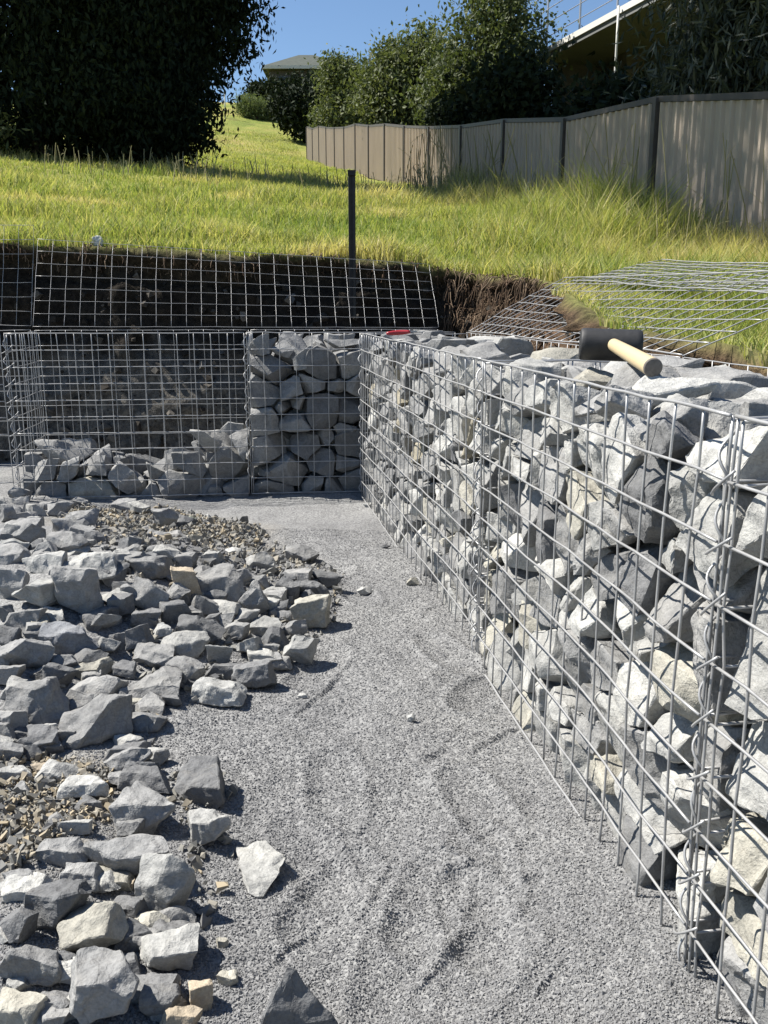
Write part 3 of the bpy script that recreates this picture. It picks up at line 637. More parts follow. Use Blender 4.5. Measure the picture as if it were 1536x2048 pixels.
def coil(name, parent, p, z0, z1, r=.017, ax_=(0, 0), wob=.004, tails=False, dirn=(1, 0), seed=0):
    """helical binder wound round a vertical seam, one turn per cell, with loose tails where it was cut"""
    rs_ = np.random.default_rng(seed); mb = MB(); n = int((z1 - z0) / CELL * 14); t = np.linspace(0, 1, n); turns = (z1 - z0) / CELL
    a_ = t * turns * 2 * math.pi; rr = r * (1 + .25 * np.sin(a_ * .37 + seed))
    P = np.stack([p[0] + rr * np.cos(a_), p[1] + rr * np.sin(a_), z1 - t * (z1 - z0)], -1); mb.tube(P, .0019, 6)
    if tails:
        for k in range(1, int(turns) + 1):
            z = z1 - (k - .05) * CELL; q = np.linspace(0, 1, 9)
            dx = np.array([*dirn, 0.]); ox = np.array([dirn[1], -dirn[0], 0.])   # along the wall / out of the wall
            c = np.array([p[0], p[1], z])
            Q = c + dx * (-.016 + .05 * q)[:, None] * rs_.uniform(.8, 1.15) + ox * (.010 * np.sin(q * math.pi) + .006)[:, None] + np.array([0, 0, 1]) * (-.012 + .040 * q ** 1.6)[:, None] * rs_.uniform(.8, 1.2)
            mb.tube(Q, .0019, 6)
    return mb.build(name, M_STEEL, parent, True)

def basket(label, a, b, open_top=True, ends=(True, True), bottom=.01, back=True):
    n = nrm(a, b); n = n if True else n
    root = empty('gabion_basket', (0, 0, 0), label, 'gabion basket', 'wire gabion baskets')
    return root, n
CELLS = []     # gabion rocks: (basket id, local polygon points, centroid, score, frontness)
def basket_frame(a, b, side):
    d = b - a; L = np.linalg.norm(d); d = d / L; return d, L, side
def to_world(a, d, n, P):
    P = np.asarray(P); return np.stack([a[0] + d[0] * P[:, 0] + n[0] * P[:, 1], a[1] + d[1] * P[:, 0] + n[1] * P[:, 1], P[:, 2]], -1)

def fill(bid, a, b, n, top, spacing=(.125, .125, .105), layers=4, seed=0, vis_u=None, tilt=.30):
    """power-diagram packing of angular blocks inside a basket; local axes: u along the face, w into the basket, z up"""
    rs = np.random.default_rng(seed); d = b - a; L = np.linalg.norm(d); d = d / L
    su, sw, sz = spacing; seeds = []
    topf = top if callable(top) else (lambda u: top)
    nz = int(.80 / sz)
    for k in range(nz + 1):
        for l in range(layers):
            for i in range(int(L / su) + 1):
                u = (i + .5 * (k % 2) + .25 * (l % 2) + rs.uniform(-.33, .33)) * su; wv = .05 + l * sw + rs.uniform(-.02, .03); z = .03 + (k + rs.uniform(-.34, .34)) * sz
                if 0 < u < L and .015 < wv < WALL_T - .02 and .0 < z < topf(u) - .02: seeds.append((u, wv, z))
    Sd = np.array(seeds); wt = rs.uniform(-.5, .5, len(Sd)) * su * su * .95
    aniso = np.array([1.0, 1.0, 1.25])
    Q = Sd * aniso
    for i, s in enumerate(Sd):
        dist = ((Q - Q[i]) ** 2).sum(1); nb = np.argsort(dist)[1:19]
        Nn = []; D = []
        for j in nb:
            nv = (Q[j] - Q[i]); rhs = ((Q[j] ** 2).sum() - (Q[i] ** 2).sum() - (wt[j] - wt[i])) / 2
            nv = nv * aniso; l = np.linalg.norm(nv); nv = nv / l; rhs = rhs / l
            tn = nv + rs.normal(0, .10, 3); tn /= np.linalg.norm(tn); g = rs.uniform(.001, .008)
            if nv @ s > rhs - .012: rhs = nv @ s + .012
            mid = s + nv * (rhs - nv @ s); Nn.append(tn); D.append(tn @ mid - g)
        front = s[1] < .10; topc = s[2] > topf(s[0]) - .16
        def clip(nv, p): nv = np.array(nv, float); nv /= np.linalg.norm(nv); Nn.append(nv); D.append(nv @ np.array(p))
        clip((0, -1, 0), (0, .006, 0)); clip((0, 1, 0), (0, WALL_T - .006, 0)); clip((-1, 0, 0), (.006, 0, 0)); clip((1, 0, 0), (L - .006, 0, 0)); clip((0, 0, -1), (0, 0, -.03)); clip((0, 0, 1), (0, 0, topf(s[0]) + rs.uniform(-.02, .015)))
        if front:
            clip((rs.normal(0, tilt), -1, rs.normal(.1, tilt)), (s[0], rs.uniform(.004, .034), s[2]))
            clip((rs.normal(0, .6), -1, rs.normal(0, .6)), (s[0], rs.uniform(.0, .012) - .012, s[2]))
        if topc: clip((rs.normal(0, .45), rs.normal(0, .45), 1), (s[0], s[1], topf(s[0]) + rs.uniform(-.05, .008))); clip((rs.normal(0, .8), rs.normal(0, .8), 1), (s[0], s[1], topf(s[0]) + rs.uniform(-.02, .01)))
        P = poly_from_planes(np.array(Nn), np.array(D))
        if P is None or len(P) < 5: continue
        cc = P.mean(0)
        for _ in range(int(rs.integers(2, 5))):
            v = rs.normal(size=3); v /= np.linalg.norm(v); q_ = (P - cc) @ v; Nn.append(v); D.append(v @ cc + q_.max() * rs.uniform(.66, .97))
        P = poly_from_planes(np.array(Nn), np.array(D))
        if P is None or len(P) < 5: continue
        ext = P.max(0) - P.min(0)
        if ext.min() < .018: continue
        c = P.mean(0); Pl = (P - c) * rs.uniform(.94, 1.0)
        e = Euler((rs.normal(0, .05), rs.normal(0, .05), rs.normal(0, .05))).to_matrix(); Pl = Pl @ np.array(e).T
        c = c.copy(); lo = (c[1] + Pl[:, 1].min()); c[1] += max(0, .005 - lo)
        W = to_world(a, d, n, Pl + c); cw = W.mean(0); x, y, dd = to_px(cw)
        ing = dd > .3 and -90 < x < 1626 and -60 < y < 2110
        if vis_u is not None and not (vis_u[0] <= c[0] <= vis_u[1]): ing = False
        area = ext[0] * ext[2] if front else (ext[0] * ext[1] * .35 if topc else 0)
        CELLS.append(dict(b=bid, W=W - cw, c=cw, score=(area / dd ** 2 if ing and (front or topc) else 0), front=front, top=topc, loc=c, near=dd, L=L, big=max(ext) > .17, flat=ext[2] < .6 * ext[0]))

n_r = nrm(pP1, pP2)
n_r = n_r if n_r[0] > 0 else -n_r
n_f = nrm(pL, pP0); n_f = n_f if n_f[1] > 0 else -n_f
nA = nrm(pC, pP1); nA = nA if nA[0] > 0 else -nA
out_r, out_f, out_A = -n_r, -n_f, -nA
# long far basket, middle basket, nearest basket of the sunlit wall; corner and half-empty baskets of the shaded wall; one more beyond the edge
BASK = {}
def make_basket(key, label, a, b, n, ends, lid=None, back=True, jit=.0008):
    root = empty('gabion_basket', (0, 0, 0), label, 'gabion basket', 'wire gabion baskets')
    BASK[key] = root
    panel('front_panel', root, a, b, .0, TOP - .006, -n, nv=10, jit=jit)
    if back: panel('back_panel', root, a + n * WALL_T, b + n * WALL_T, .0, TOP - .006, n, nv=10, jit=jit, r=.0013)
    for e, p in zip(ends, (a, b)):
        if e:
            d = (b - a) / np.linalg.norm(b - a) * (.008 if p is a else -.008)
            panel('end_panel', root, p + d + n * .004, p + d + n * (WALL_T - .004), .0, TOP - .012, d, nv=10, jit=.0015)
    return root
bA = make_basket('A', 'long filled sunlit wire basket running back to the wall corner', pC, pP1, nA, (True, True))
bB = make_basket('B', 'filled sunlit wire basket between the far coil seam and the near looped seam', pP1 + dB * .012, pP2, n_r, (True, True))
bC = make_basket('C', 'nearest filled wire basket, cut off by the right edge of the photo', pP2 + dB * .012, pP3 + dB * .9, n_r, (True, False))
bF = make_basket('F', 'shaded wire basket filled to the top in the wall corner', pP0 + dF * .008, pF1, n_f, (True, False))
bD = make_basket('D', 'shaded wire basket with only a low layer of rocks inside', pL, pP0 - dF * .004, n_f, (True, False))
bE = make_basket('E', 'empty wire basket at the left edge of the photo', pE, pL - dF * .02, n_f, (False, False))
dA = (pP1 - pC) / np.linalg.norm(pP1 - pC)
coil('spiral_binder', bB, pP1 + out_A * .002, .02, TOP - .01, .009, seed=1, tails=True, dirn=dB)
coil('spiral_binder', bC, pP2 + out_r * .002, .02, TOP - .02, .0085, seed=2, tails=True, dirn=dB)
coil('spiral_binder', bF, pP0 + out_f * .002, .08, TOP - .01, .009, seed=3)
coil('spiral_binder', bD, pL + out_f * .002, .02, TOP - .01, .009, seed=4, tails=True, dirn=dF)
coil('spiral_binder', bA, pC + out_A * .002, .02, TOP - .01, .009, seed=5)

# open lids: two stand up against the bank, one is folded back onto the slope
def lid(parent, A, B, C_, D_, nu, nv, out, jit=.0008, r=.00095):
    mb = MB(); wires(mb, A, B, C_, D_, nu, nv, out=out, jit=jit, over=.0, r=r); return mb.build('open_lid', M_STEEL, parent, True)
yb = 4.60
lid(bD, at_y(66, 653, 4.57), at_y(878, 655, 4.72), at_y(858, 528, 5.03), at_y(76, 478, 4.86), 27, 7, (0, -1, .2))
lid(bE, at_y(-420, 651, 4.50), at_y(62, 651, 4.55), at_y(67, 450, 4.66), at_y(-420, 448, 4.6), 16, 7, (0, -1, .2))
lA0, lA1 = pC + nA * (WALL_T + .006), pP1 + nA * (WALL_T + .006)
o1 = at_y(1128, 556, 4.42); o2 = Vector((1.235, 2.22, .965))
lid(bA, v3(lA0, TOP), v3(lA1, TOP), o2, o1, 26, 8, (0, 0, 1), .001, .0018)
lB0, lB1 = pP1 + n_r * (WALL_T + .006), pP2 + n_r * (WALL_T + .006)
sp = empty('mesh_panel', (0, 0, 0), 'loose flat wire mesh panel lying on the grass under the folded back lid', 'mesh panel')
mb = MB(); wires(mb, (.84, 4.1, .985), (1.06, 2.30, .90), (1.50, 2.36, .965), (1.26, 4.22, 1.075), 25, 7, out=(0, 0, 1), jit=.001, r=.0018); mb.build('wire_grid', M_STEEL, sp, True)

fill('A', pC, pP1, nA, TOP - .005, (.108, .13, .086), 3, 21)
fill('B', pP1 + dB * .012, pP2, n_r, TOP - .005, (.113, .13, .085), 3, 22)
fill('C', pP2 + dB * .012, pP3 + dB * .9, n_r, TOP - .012, (.120, .13, .091), 3, 23)
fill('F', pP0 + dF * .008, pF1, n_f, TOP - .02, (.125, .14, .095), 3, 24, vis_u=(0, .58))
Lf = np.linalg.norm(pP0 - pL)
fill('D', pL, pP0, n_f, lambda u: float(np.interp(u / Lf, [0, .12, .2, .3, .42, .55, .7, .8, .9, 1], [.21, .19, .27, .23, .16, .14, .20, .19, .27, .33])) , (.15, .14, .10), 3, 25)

ORD = ['zeroth', 'first', 'second', 'third', 'fourth', 'fifth', 'sixth', 'seventh', 'eighth', 'ninth', 'tenth', 'eleventh', 'twelfth', 'thirteenth', 'fourteenth', 'fifteenth', 'sixteenth', 'seventeenth', 'eighteenth', 'nineteenth', 'twentieth', 'twenty-first', 'twenty-second', 'twenty-third', 'twenty-fourth', 'twenty-fifth', 'twenty-sixth', 'twenty-seventh', 'twenty-eighth']
BN = {'A': ('long basket', 'far corner'), 'B': ('middle basket', 'far seam'), 'C': ('nearest basket', 'looped seam'), 'F': ('corner basket', 'coil seam'), 'D': ('half empty basket', 'outer corner')}
order = sorted(range(len(CELLS)), key=lambda i: -CELLS[i]['score'])
indiv = [i for i in order if CELLS[i]['score'] > 0][:292]
ind = set(indiv)
rs = np.random.default_rng(77)
tone_p = dict(A=[.46, .39, .06, .07, 0, .02], B=[.47, .38, .07, .07, 0, .01], C=[.47, .38, .07, .08, 0, 0], F=[.05, .5, .4, .05, 0, 0], D=[.12, .5, .3, .08, 0, 0])  # F and D skewed darker: the far wall's shade put into rock colour
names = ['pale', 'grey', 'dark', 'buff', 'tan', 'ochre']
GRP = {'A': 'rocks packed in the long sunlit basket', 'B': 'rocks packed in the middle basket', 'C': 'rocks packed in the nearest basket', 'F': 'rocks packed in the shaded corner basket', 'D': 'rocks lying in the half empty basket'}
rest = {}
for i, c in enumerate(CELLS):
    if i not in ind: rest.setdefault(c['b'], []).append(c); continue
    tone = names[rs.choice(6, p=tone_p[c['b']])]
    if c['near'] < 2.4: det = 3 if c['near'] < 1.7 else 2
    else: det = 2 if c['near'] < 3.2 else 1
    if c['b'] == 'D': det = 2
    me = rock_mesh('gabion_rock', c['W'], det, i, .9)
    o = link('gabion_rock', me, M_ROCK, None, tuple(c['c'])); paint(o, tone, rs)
    shp = 'slab' if c['flat'] else ('block' if c['big'] else 'rock')
    nm, post = BN[c['b']]; col = ORD[min(28, int(c['loc'][0] / CELL) + 1)]; row = ORD[min(10, max(1, int((TOP - c['loc'][2]) / CELL) + 1))]
    if c['front']: lab = f"{TONE_WORD[tone]} {shp} in {nm}, {row} row down, {col} cell from {post}"
    else: lab = f"{TONE_WORD[tone]} {shp} atop {nm}, {col} cell from {post}, {'second tier' if c['loc'][1] < .24 else ('middle tier' if c['loc'][1] < .33 else 'back tier')}"
    k = 0
    for alt in ('', 'angular ', 'rough ', 'chipped ', 'small '):
        l2 = alt + lab
        if l2 not in LABELS: break
    LABELS.add(l2); tag(o, l2, 'rock', GRP[c['b']])
for b_, cs in rest.items():
    V = []; T = []; n0 = 0
    for i, c in enumerate(cs):
        me = rock_mesh('tmp', c['W'], 1 if (c['score'] > 0) else 0, i + 900, .9); nv = len(me.vertices); co = np.empty(nv * 3, np.float32); me.vertices.foreach_get('co', co); V.append(co.reshape(-1, 3) + c['c'])
        me.calc_loop_triangles(); tr = np.empty(len(me.loop_triangles) * 3, np.int32); me.loop_triangles.foreach_get('vertices', tr); T.append(tr.reshape(-1, 3) + n0); n0 += nv; bpy.data.meshes.remove(me)
    me = mesh_np('rock_rubble', np.vstack(V), [np.vstack(T)], True); me.set_sharp_from_angle(angle=R(24))
    o = link('rock_rubble', me, M_ROCK); o.color = (.215, .215, .212, 1)
    tag(o, 'remaining smaller grey rocks deeper inside the ' + BN[b_][0], 'rubble', kind='stuff')

# ------------------------------------------------------------------ rubber mallet on the wall top
hc = at_y(1221, 690, 1.93); mal = empty('rubber_mallet', (hc.x, hc.y, hc.z), 'black rubber mallet with pale wooden handle resting on top of the rocks', 'mallet')
mb = MB(); r0 = .034; L2 = .064
xs = np.array([-1, -.985, -.93, -.8, -.3, .3, .8, .93, .985, 1]) * L2; rr = np.array([.80, .92, .985, 1.0, .985, .985, 1.0, .985, .92, .80]) * r0
ang = R(-9); dx = np.array([math.cos(ang), math.sin(ang), -.03]); mb.tube(xs[:, None] * dx, rr, 32); mb.build('head', M_RUBBER, mal, True)
he = at_y(1306, 735, 1.60); h0 = np.array([.0, 0, .004]); h1 = np.array([he.x - hc.x, he.y - hc.y, he.z - hc.z]); t = np.linspace(-.09, 1, 14)
mb = MB(); mb.tube(h0 + (h1 - h0) * t[:, None], .0125 + .0045 * np.clip(t, 0, 1) ** .8, 20, cap=False); hd = mb.build('handle', M_WOOD, mal, True)
ax3 = (h1 - h0) / np.linalg.norm(h1 - h0); mb = MB(); mb.tube(h1 + ax3 * np.array([[-.001], [.0], [.0025], [.003]]), np.array([.0172, .0171, .0155, .0142]), 20); mb.build('handle_end', M_ENDGRAIN, hd, True)

# small red tool grip on the wall top, white scrap, pink bag
q = at_z(797, 667, TOP + .012); mb = MB(); t = np.linspace(0, 1, 12); P = np.stack([q.x - .045 + .09 * t, q.y + .012 * np.sin(t * 3), np.full(12, TOP + .012) + .006 * t], -1); mb.tube(P, .010 * np.sin(.35 + 2.4 * t) ** .6, 10); rg = mb.build('tool_handle', M_RED, None, True)
tag(rg, 'small red plastic tool handle lying on top of the far rocks', 'tool')
q = at_z(797, 667, TOP + .012); mb = MB(); mb.box((q.x + .055, q.y + .01, TOP + .02), (.03, .012, .006), .2); mb.build('blade', M_STEEL, rg)
def crumple(name, c, size, m, label, cat, seed):
    bm = bmesh.new(); bmesh.ops.create_icosphere(bm, subdivisions=4, radius=1); rs = np.random.default_rng(seed)
    for v in bm.verts:
        n_ = mnoise.noise(v.co * 1.7 + Vector((seed, 0, 0))) * .35 + abs(mnoise.noise(v.co * 4 + Vector((seed, 3, 0)))) * .3
        v.co = Vector((v.co.x * size[0], v.co.y * size[1], v.co.z * size[2])) * (1 + n_)
    me = bpy.data.meshes.new(name); bm.to_mesh(me); bm.free(); o = link(name, me, m, None, c); return tag(o, label, cat)
q = at_y(193, 484, 5.28); crumple('plastic_scrap', q, (.035, .02, .028), M_WHITE, 'crumpled white plastic scrap on the turf edge behind the standing mesh', 'litter', 3)
q = at_y(1536, 402, 7.25); crumple('plastic_bag', (q.x + .03, q.y, q.z), (.075, .05, .10), M_PINK, 'bright pink bundle against the beige fence at the frame edge', 'bag', 5)

# ------------------------------------------------------------------ star picket
q = at_y(705, 560, 5.10); top = at_y(706, 354, 5.16); mb = MB()
h = top.z - q.z; st = empty('star_picket', (q.x, q.y, q.z - .2), 'black steel star picket standing at the edge of the cut bank', 'fence post')
for k in range(3):
    a_ = R(90 + 120 * k); c_, s_2 = math.cos(a_), math.sin(a_); mb.box((c_ * .0105, s_2 * .0105, (h + .2) / 2), (.021, .005, h + .2), a_)
mb.build('post', M_POST, st)
mb = MB(); mb.box((0, 0, h + .2 + .012), (.042, .042, .026)); mb.build('cap', M_POST, st)

# ------------------------------------------------------------------ boundary fence
FA, FB = V2(2.55, 8.93), V2(-1.21, 29.65); fd = (FB - FA) / np.linalg.norm(FB - FA); fn = np.array([-fd[1], fd[0]])
fn = fn if fn[0] < 0 else -fn
fence = empty('sheet_fence', (0, 0, 0), 'long grey beige ribbed sheet steel fence climbing the slope with dark posts', 'fence')
SP = 2.34; FH = 1.30
rs = np.random.default_rng(8)
knots = []
for k in range(-2, 15):
    p = FA + fd * SP * k
    knots.append((p, float(terrain(p[0], p[1])) + float(np.interp(p[1], [6, 8.9, 11, 16, 20, 24], [0, -.07, -.17, -.17, -.09, 0]))))
for k in range(len(knots) - 1):
    (a, za), (b, zb) = knots[k], knots[k + 1]; d = b - a; L = np.linalg.norm(d); d = d / L; nn = np.array([-d[1], d[0]]); nn = nn if nn[0] < 0 else -nn
    # ribbed sheet: profile along the run, extruded up
    prof = []; u = .03
    while u < L - .03:
        for du, dep in ((0, 0), (.09, 0), (.105, .028), (.135, .028), (.15, 0)): prof.append((min(u + du, L - .02), dep))
        u += .15
    prof = np.array(prof); n_ = len(prof); base = a + d * prof[:, :1] + nn * prof[:, 1:]; zz = za + (zb - za) * prof[:, 0] / L
    V = np.vstack([np.column_stack([base, zz + .02]), np.column_stack([base, zz + FH - .03]), np.column_stack([base - nn * .004, zz + .02]), np.column_stack([base - nn * .004, zz + FH - .03])])
    i = np.arange(n_ - 1); Q = np.vstack([np.stack([i, i + 1, i + 1 + n_, i + n_], -1), np.stack([i + 1 + 2 * n_, i + 2 * n_, i + 3 * n_, i + 1 + 3 * n_], -1), np.stack([i + n_, i + 1 + n_, i + 1 + 3 * n_, i + 3 * n_], -1)])
    mb = MB(); mb.add(V, Q); mb.build('sheet_panel', M_PANEL, fence)
    mb = MB(); c = (a + b) / 2; pit = math.atan2(zb - za, L); yaw = math.atan2(d[1], d[0]); Mr = (Matrix.Rotation(yaw, 3, 'Z') @ Matrix.Rotation(-pit, 3, 'Y'))
    mb.box((c[0], c[1], (za + zb) / 2 + FH), (L / math.cos(pit), .055, .05), M=Mr); mb.build('top_rail', M_FRAME, fence)
for (p, z) in knots:
    mb = MB(); mb.box((p[0] + fn[0] * .01, p[1] + fn[1] * .01, z + FH / 2 - .12), (.075, .09, FH + .25), math.atan2(fd[1], fd[0])); mb.build('post', M_FRAME, fence)

# ------------------------------------------------------------------ trees
LEAF_N = {}
def leaves(P, size, asp, name, m, parent, droop=.0, tint_mu=.45, tint_sd=.2, light=None):
    n = len(P); Rm = rand_rot(n); q = np.array([[-1, 0, 0], [0, -1, .12], [1, 0, 0], [0, 1, .12]]) * np.array([1, asp, 1])
    V = np.einsum('nij,kj->nki', Rm, q)
    if droop:
        dv = np.stack([rng.normal(0, .35, n), rng.normal(0, .35, n), -np.ones(n)], -1); dv /= np.linalg.norm(dv, axis=1)[:, None]
        sd_ = np.cross(dv, rng.normal(size=(n, 3))); sd_ /= np.linalg.norm(sd_, axis=1)[:, None]
        k = rng.random(n) < droop; Vd = np.stack([-dv, -sd_ * asp, dv, sd_ * asp], 1); V = np.where(k[:, None, None], Vd, V)
    V = V * size[:, None, None] + P[:, None]
    F = np.arange(n * 4).reshape(-1, 4); me = mesh_np(name, V.reshape(-1, 3), [F])
    add_tint(me, np.clip(rng.normal(tint_mu, tint_sd, n), 0, 1), 4)
    return link(name, me, m, parent)
def clump_points(lobes, n, k=26, spread=.22, shell=.55, squash=.8, seed=0):
    """points in twiggy clumps spread through and over a set of ellipsoid lobes"""
    r = np.random.default_rng(seed); out = []; vol = np.array([l[1][0] * l[1][1] * l[1][2] for l in lobes]) ** .67; vol /= vol.sum()
    for (c, rad), f in zip(lobes, vol):
        m = max(1, int(n * f / k)); v = r.normal(size=(m, 3)); v /= np.linalg.norm(v, axis=1)[:, None]
        rad_ = (shell + (1 - shell) * r.random(m) ** .6) * (1 + .11 * r.normal(size=m)); C_ = np.array(c) + v * rad_[:, None] * np.array(rad)
        s = spread * r.uniform(.5, 1.4, m)
        out.append((C_[:, None] + r.normal(size=(m, k, 3)) * s[:, None, None] * np.array([1, 1, squash])).reshape(-1, 3))
    return np.vstack(out)
def trunk(parent, base, top, r0, r1, limbs, m, seed=0):
    r = np.random.default_rng(seed); mb = MB(); t = np.linspace(0, 1, 12); b, tp = np.array(base, float), np.array(top, float)
    P = b + (tp - b) * t[:, None] + np.cumsum(r.normal(0, .02 * np.linalg.norm(tp - b) / 6, (12, 3)), 0) * np.array([1, 1, .2]); P[0] = b
    rad = r0 + (r1 - r0) * t; rad[0] *= 1.5; rad[1] *= 1.15; mb.tube(P, rad, 10)
    for e in limbs:
        s0 = P[int(r.integers(3, 11))]; e = np.array(e, float); q = np.linspace(0, 1, 8); Q = s0 + (e - s0) * q[:, None]; Q[:, 2] += .12 * np.linalg.norm(e - s0) * np.sin(q * math.pi) * .6
        Q[1:-1] += r.normal(0, .03, (6, 3)) * np.linalg.norm(e - s0) / 2
        mb.tube(Q, np.linspace(r1 * .8 + .02, .012, 8), 6)
    return mb.build('trunk', m, parent, True)
def tree(label, base, lobes, n, leaf, asp, m, barkm, cat='tree', name='tree', group=None, k=26, spread=.25, droop=0, seed=0, r0=.16, tint=.45, trunk_top=None, shell=.5):
    root = empty(name, base, label, cat, group)
    off = np.array(base)
    lobes = [((np.array(c) - off), r_) for c, r_ in lobes]
    P = clump_points(lobes, n, k, spread, shell, .8, seed)
    if 'sky' in label: P = P[((P + off)[:, 1] > 12.6) | (fbm(P, 91, 1.1, 3) > -.42)]  # unseen near crown thinned so that sun dapples the fence
    if 10 > base[0] > FA[0] + (base[1] - FA[1]) * fd[0] / fd[1] and base[1] < 46:
        wx, wy, wz = (P + off).T; fx_ = FA[0] + (wy - FA[1]) * fd[0] / fd[1]; P = P[(wx > fx_ + .12) | (wz > terrain(wx, wy) + FH + .25)]
    r = np.random.default_rng(seed + 1)
    leaves(P, r.uniform(.55, 1.35, len(P)) * leaf, asp, 'crown', m, root, droop, tint)
    tops = [l[0] for l in lobes]; tt = trunk_top if trunk_top is not None else np.mean(tops, 0) + np.array([0, 0, .2])
    trunk(root, (0, 0, -.25), tt, r0, r0 * .4, tops, barkm, seed); return root
def gz(x, y): return float(terrain(x, y))
# the dark evergreens on the far left: skirts of foliage down to the turf, crowns far above the frame
def evergreen(x, y, lobes, n, seed, label, leaf=.11):
    z = gz(x, y); tree(label, (x, y, z), [((x + a, y + b, z + c), r_) for a, b, c, r_ in lobes], n, leaf, .42, M_LEAF_DARK, M_BARK, 'tree', 'evergreen_tree', 'dark evergreens at the edge of the meadow', k=44, spread=.19, droop=.45, seed=seed, r0=.28, shell=.35)
evergreen(-5.2, 14.6, [(0, 0, 1.0, (1.9, 1.5, 1.2)), (-.3, .2, 2.8, (2.3, 1.8, 1.5)), (.3, .3, 5.2, (2.4, 2.3, 1.9)), (0, 0, 8.0, (2.6, 2.6, 2.2))], 120000, 31, 'broad dark evergreen filling the left edge of the photo', .058)
evergreen(-3.55, 15.3, [(-.55, 0, .8, (1.05, 1.1, .95)), (.32, -.3, .9, (.62, .7, .8)), (-.5, -1.2, .9, (1.0, .9, .9)), (-.4, -1.2, 2.6, (1.05, .9, 1.1)), (.05, -.5, .75, (.65, .6, .75)), (.0, -.4, 1.9, (.6, .6, .7)), (-.3, .1, 2.3, (1.2, 1.3, 1.3)), (.58, .2, 3.5, (1.22, 1.5, 1.6)), (-.1, -1.2, 4.9, (1.7, 1.5, 1.3)), (.75, .5, 2.2, (.7, .8, .7)), (.1, 0, 6.2, (2.0, 2.2, 1.9)), (.6, -5.0, 7.3, (1.6, 3.0, 1.4)), (.6, -1.2, 7.9, (1.8, 2.4, 1.4)), (.5, 2.6, 7.9, (1.6, 2.4, 1.3))], 240000, 32, 'tall dark evergreen whose edge stands against the blue sky', .052)  # high unseen lobes added to cast shade on the fence and lawn
evergreen(-7.8, 15.6, [(0, 0, 1.2, (1.8, 1.4, 1.4)), (0, 0, 3.6, (2.0, 1.8, 1.8)), (0, 0, 6.5, (2.1, 2.1, 2.0))], 40000, 33, 'dark evergreen cut off by the left edge behind the broad one', .08)
# sunlit garden trees behind the fence
def garden(label, x, y, lobes, n, seed, leaf=.075, m=None, tint=.45, name='garden_tree', shell=.4, spread=.26, asp=.5, cat='tree', bk=None, droop=.1, zb=None, group='trees and shrubs behind the fence'):
    z = gz(x, y) if zb is None else zb; tree(label, (x, y, z), [((x + a, y + b, z + c), r_) for a, b, c, r_ in lobes], n, leaf, asp, m or M_LEAF_MID, bk or M_BARK, cat, name, group, k=22, spread=spread, droop=droop, seed=seed, r0=.12, tint=tint, shell=shell)
garden('tall bushy dark green tree reaching the top of the photo behind the fence', 2.2, 20.6, [(0, 0, 1.0, (.95, 1.0, .9)), (-.3, 0, 2.0, (1.1, 1.0, .9)), (.15, 0, 2.8, (1.0, .9, .8)), (.15, 0, 3.7, (.55, .5, .6)), (.3, 0, 1.5, (.65, .7, .7))], 38000, 41, .055, tint=.45)
garden('wide rounded sunlit green tree behind the bright fence panels', .95, 26.5, [(0, 0, 1.6, (1.4, 1.2, 1.1)), (-.8, 0, 2.0, (.9, .9, .9)), (.7, 0, 2.3, (1.0, 1.0, .9)), (0, 0, 2.9, (1.0, .9, .6)), (-.7, 0, 2.6, (.7, .7, .6)), (1.3, 0, 1.3, (.9, .9, .9)), (-.55, 0, 1.0, (.8, .8, .8)), (.2, 0, 3.5, (.35, .35, .35)), (-.75, 0, 3.2, (.35, .3, .3))], 60000, 42, .065, tint=.62)
garden('small sunlit tree at the far end of the fence', -1.75, 42, [(0, 0, 1.5, (1.3, 1.1, 1.2)), (.2, 0, 3.2, (1.0, .9, .9)), (.9, 0, 2.3, (.9, .8, .8)), (-.4, 0, 3.7, (.5, .45, .5))], 26000, 43, .08, tint=.6)
garden('large grey leaved shrub overhanging the near end of the fence', 3.7, 9.7, [(0, 0, 1.7, (1.0, .8, .7)), (-.1, 0, 2.5, (.85, .8, .7)), (.6, 0, 2.5, (.9, .8, .8)), (.2, 0, 3.5, (1.0, .9, .8)), (-.7, -.1, 3.45, (.35, .3, .2)), (1.0, 0, 1.5, (.8, .7, .7)), (.9, 0, 3.3, (.8, .8, .8)), (-.3, .2, 1.6, (.6, .5, .45))], 42000, 44, .07, M_LEAF_GREY, .42, 'overhanging_shrub', .3, .2, .2, 'shrub', M_BARK_PALE, .3)
garden('dark shrub filling the shade below the balcony', 3.2, 14.2, [(0, 0, 1.0, (.7, .6, .65)), (.7, 0, 1.2, (.7, .6, .6)), (-.45, 1.5, 1.1, (.55, .7, .6)), (1.2, -.5, 1.2, (.7, .6, .6)), (-.1, -1.6, 1.0, (.6, .8, .5))], 16000, 45, .07, M_LEAF_DARK, .5, 'dark_shrub', .3, .2, .5, 'shrub')
garden('narrow dark hedge shrub just above the middle fence panels', 1.75, 17.6, [(0, 0, 1.35, (.6, .5, .6)), (-.3, 1.4, 1.35, (.6, .6, .6)), (.4, -1.8, 1.35, (.55, .8, .55))], 14000, 46, .07, M_LEAF_DARK, .65, 'dark_shrub', .3, .2, .5, 'shrub')
garden('dark round tree in shade above the far fence corner', -3.6, 47, [(0, 0, 1.2, (1.2, 1.2, 1.1)), (-.9, 0, 1.7, (.8, .9, .8)), (.7, 0, 1.9, (.9, .9, .9))], 16000, 47, .12, M_LEAF_DARK, .5, 'shade_tree', .3, .25)
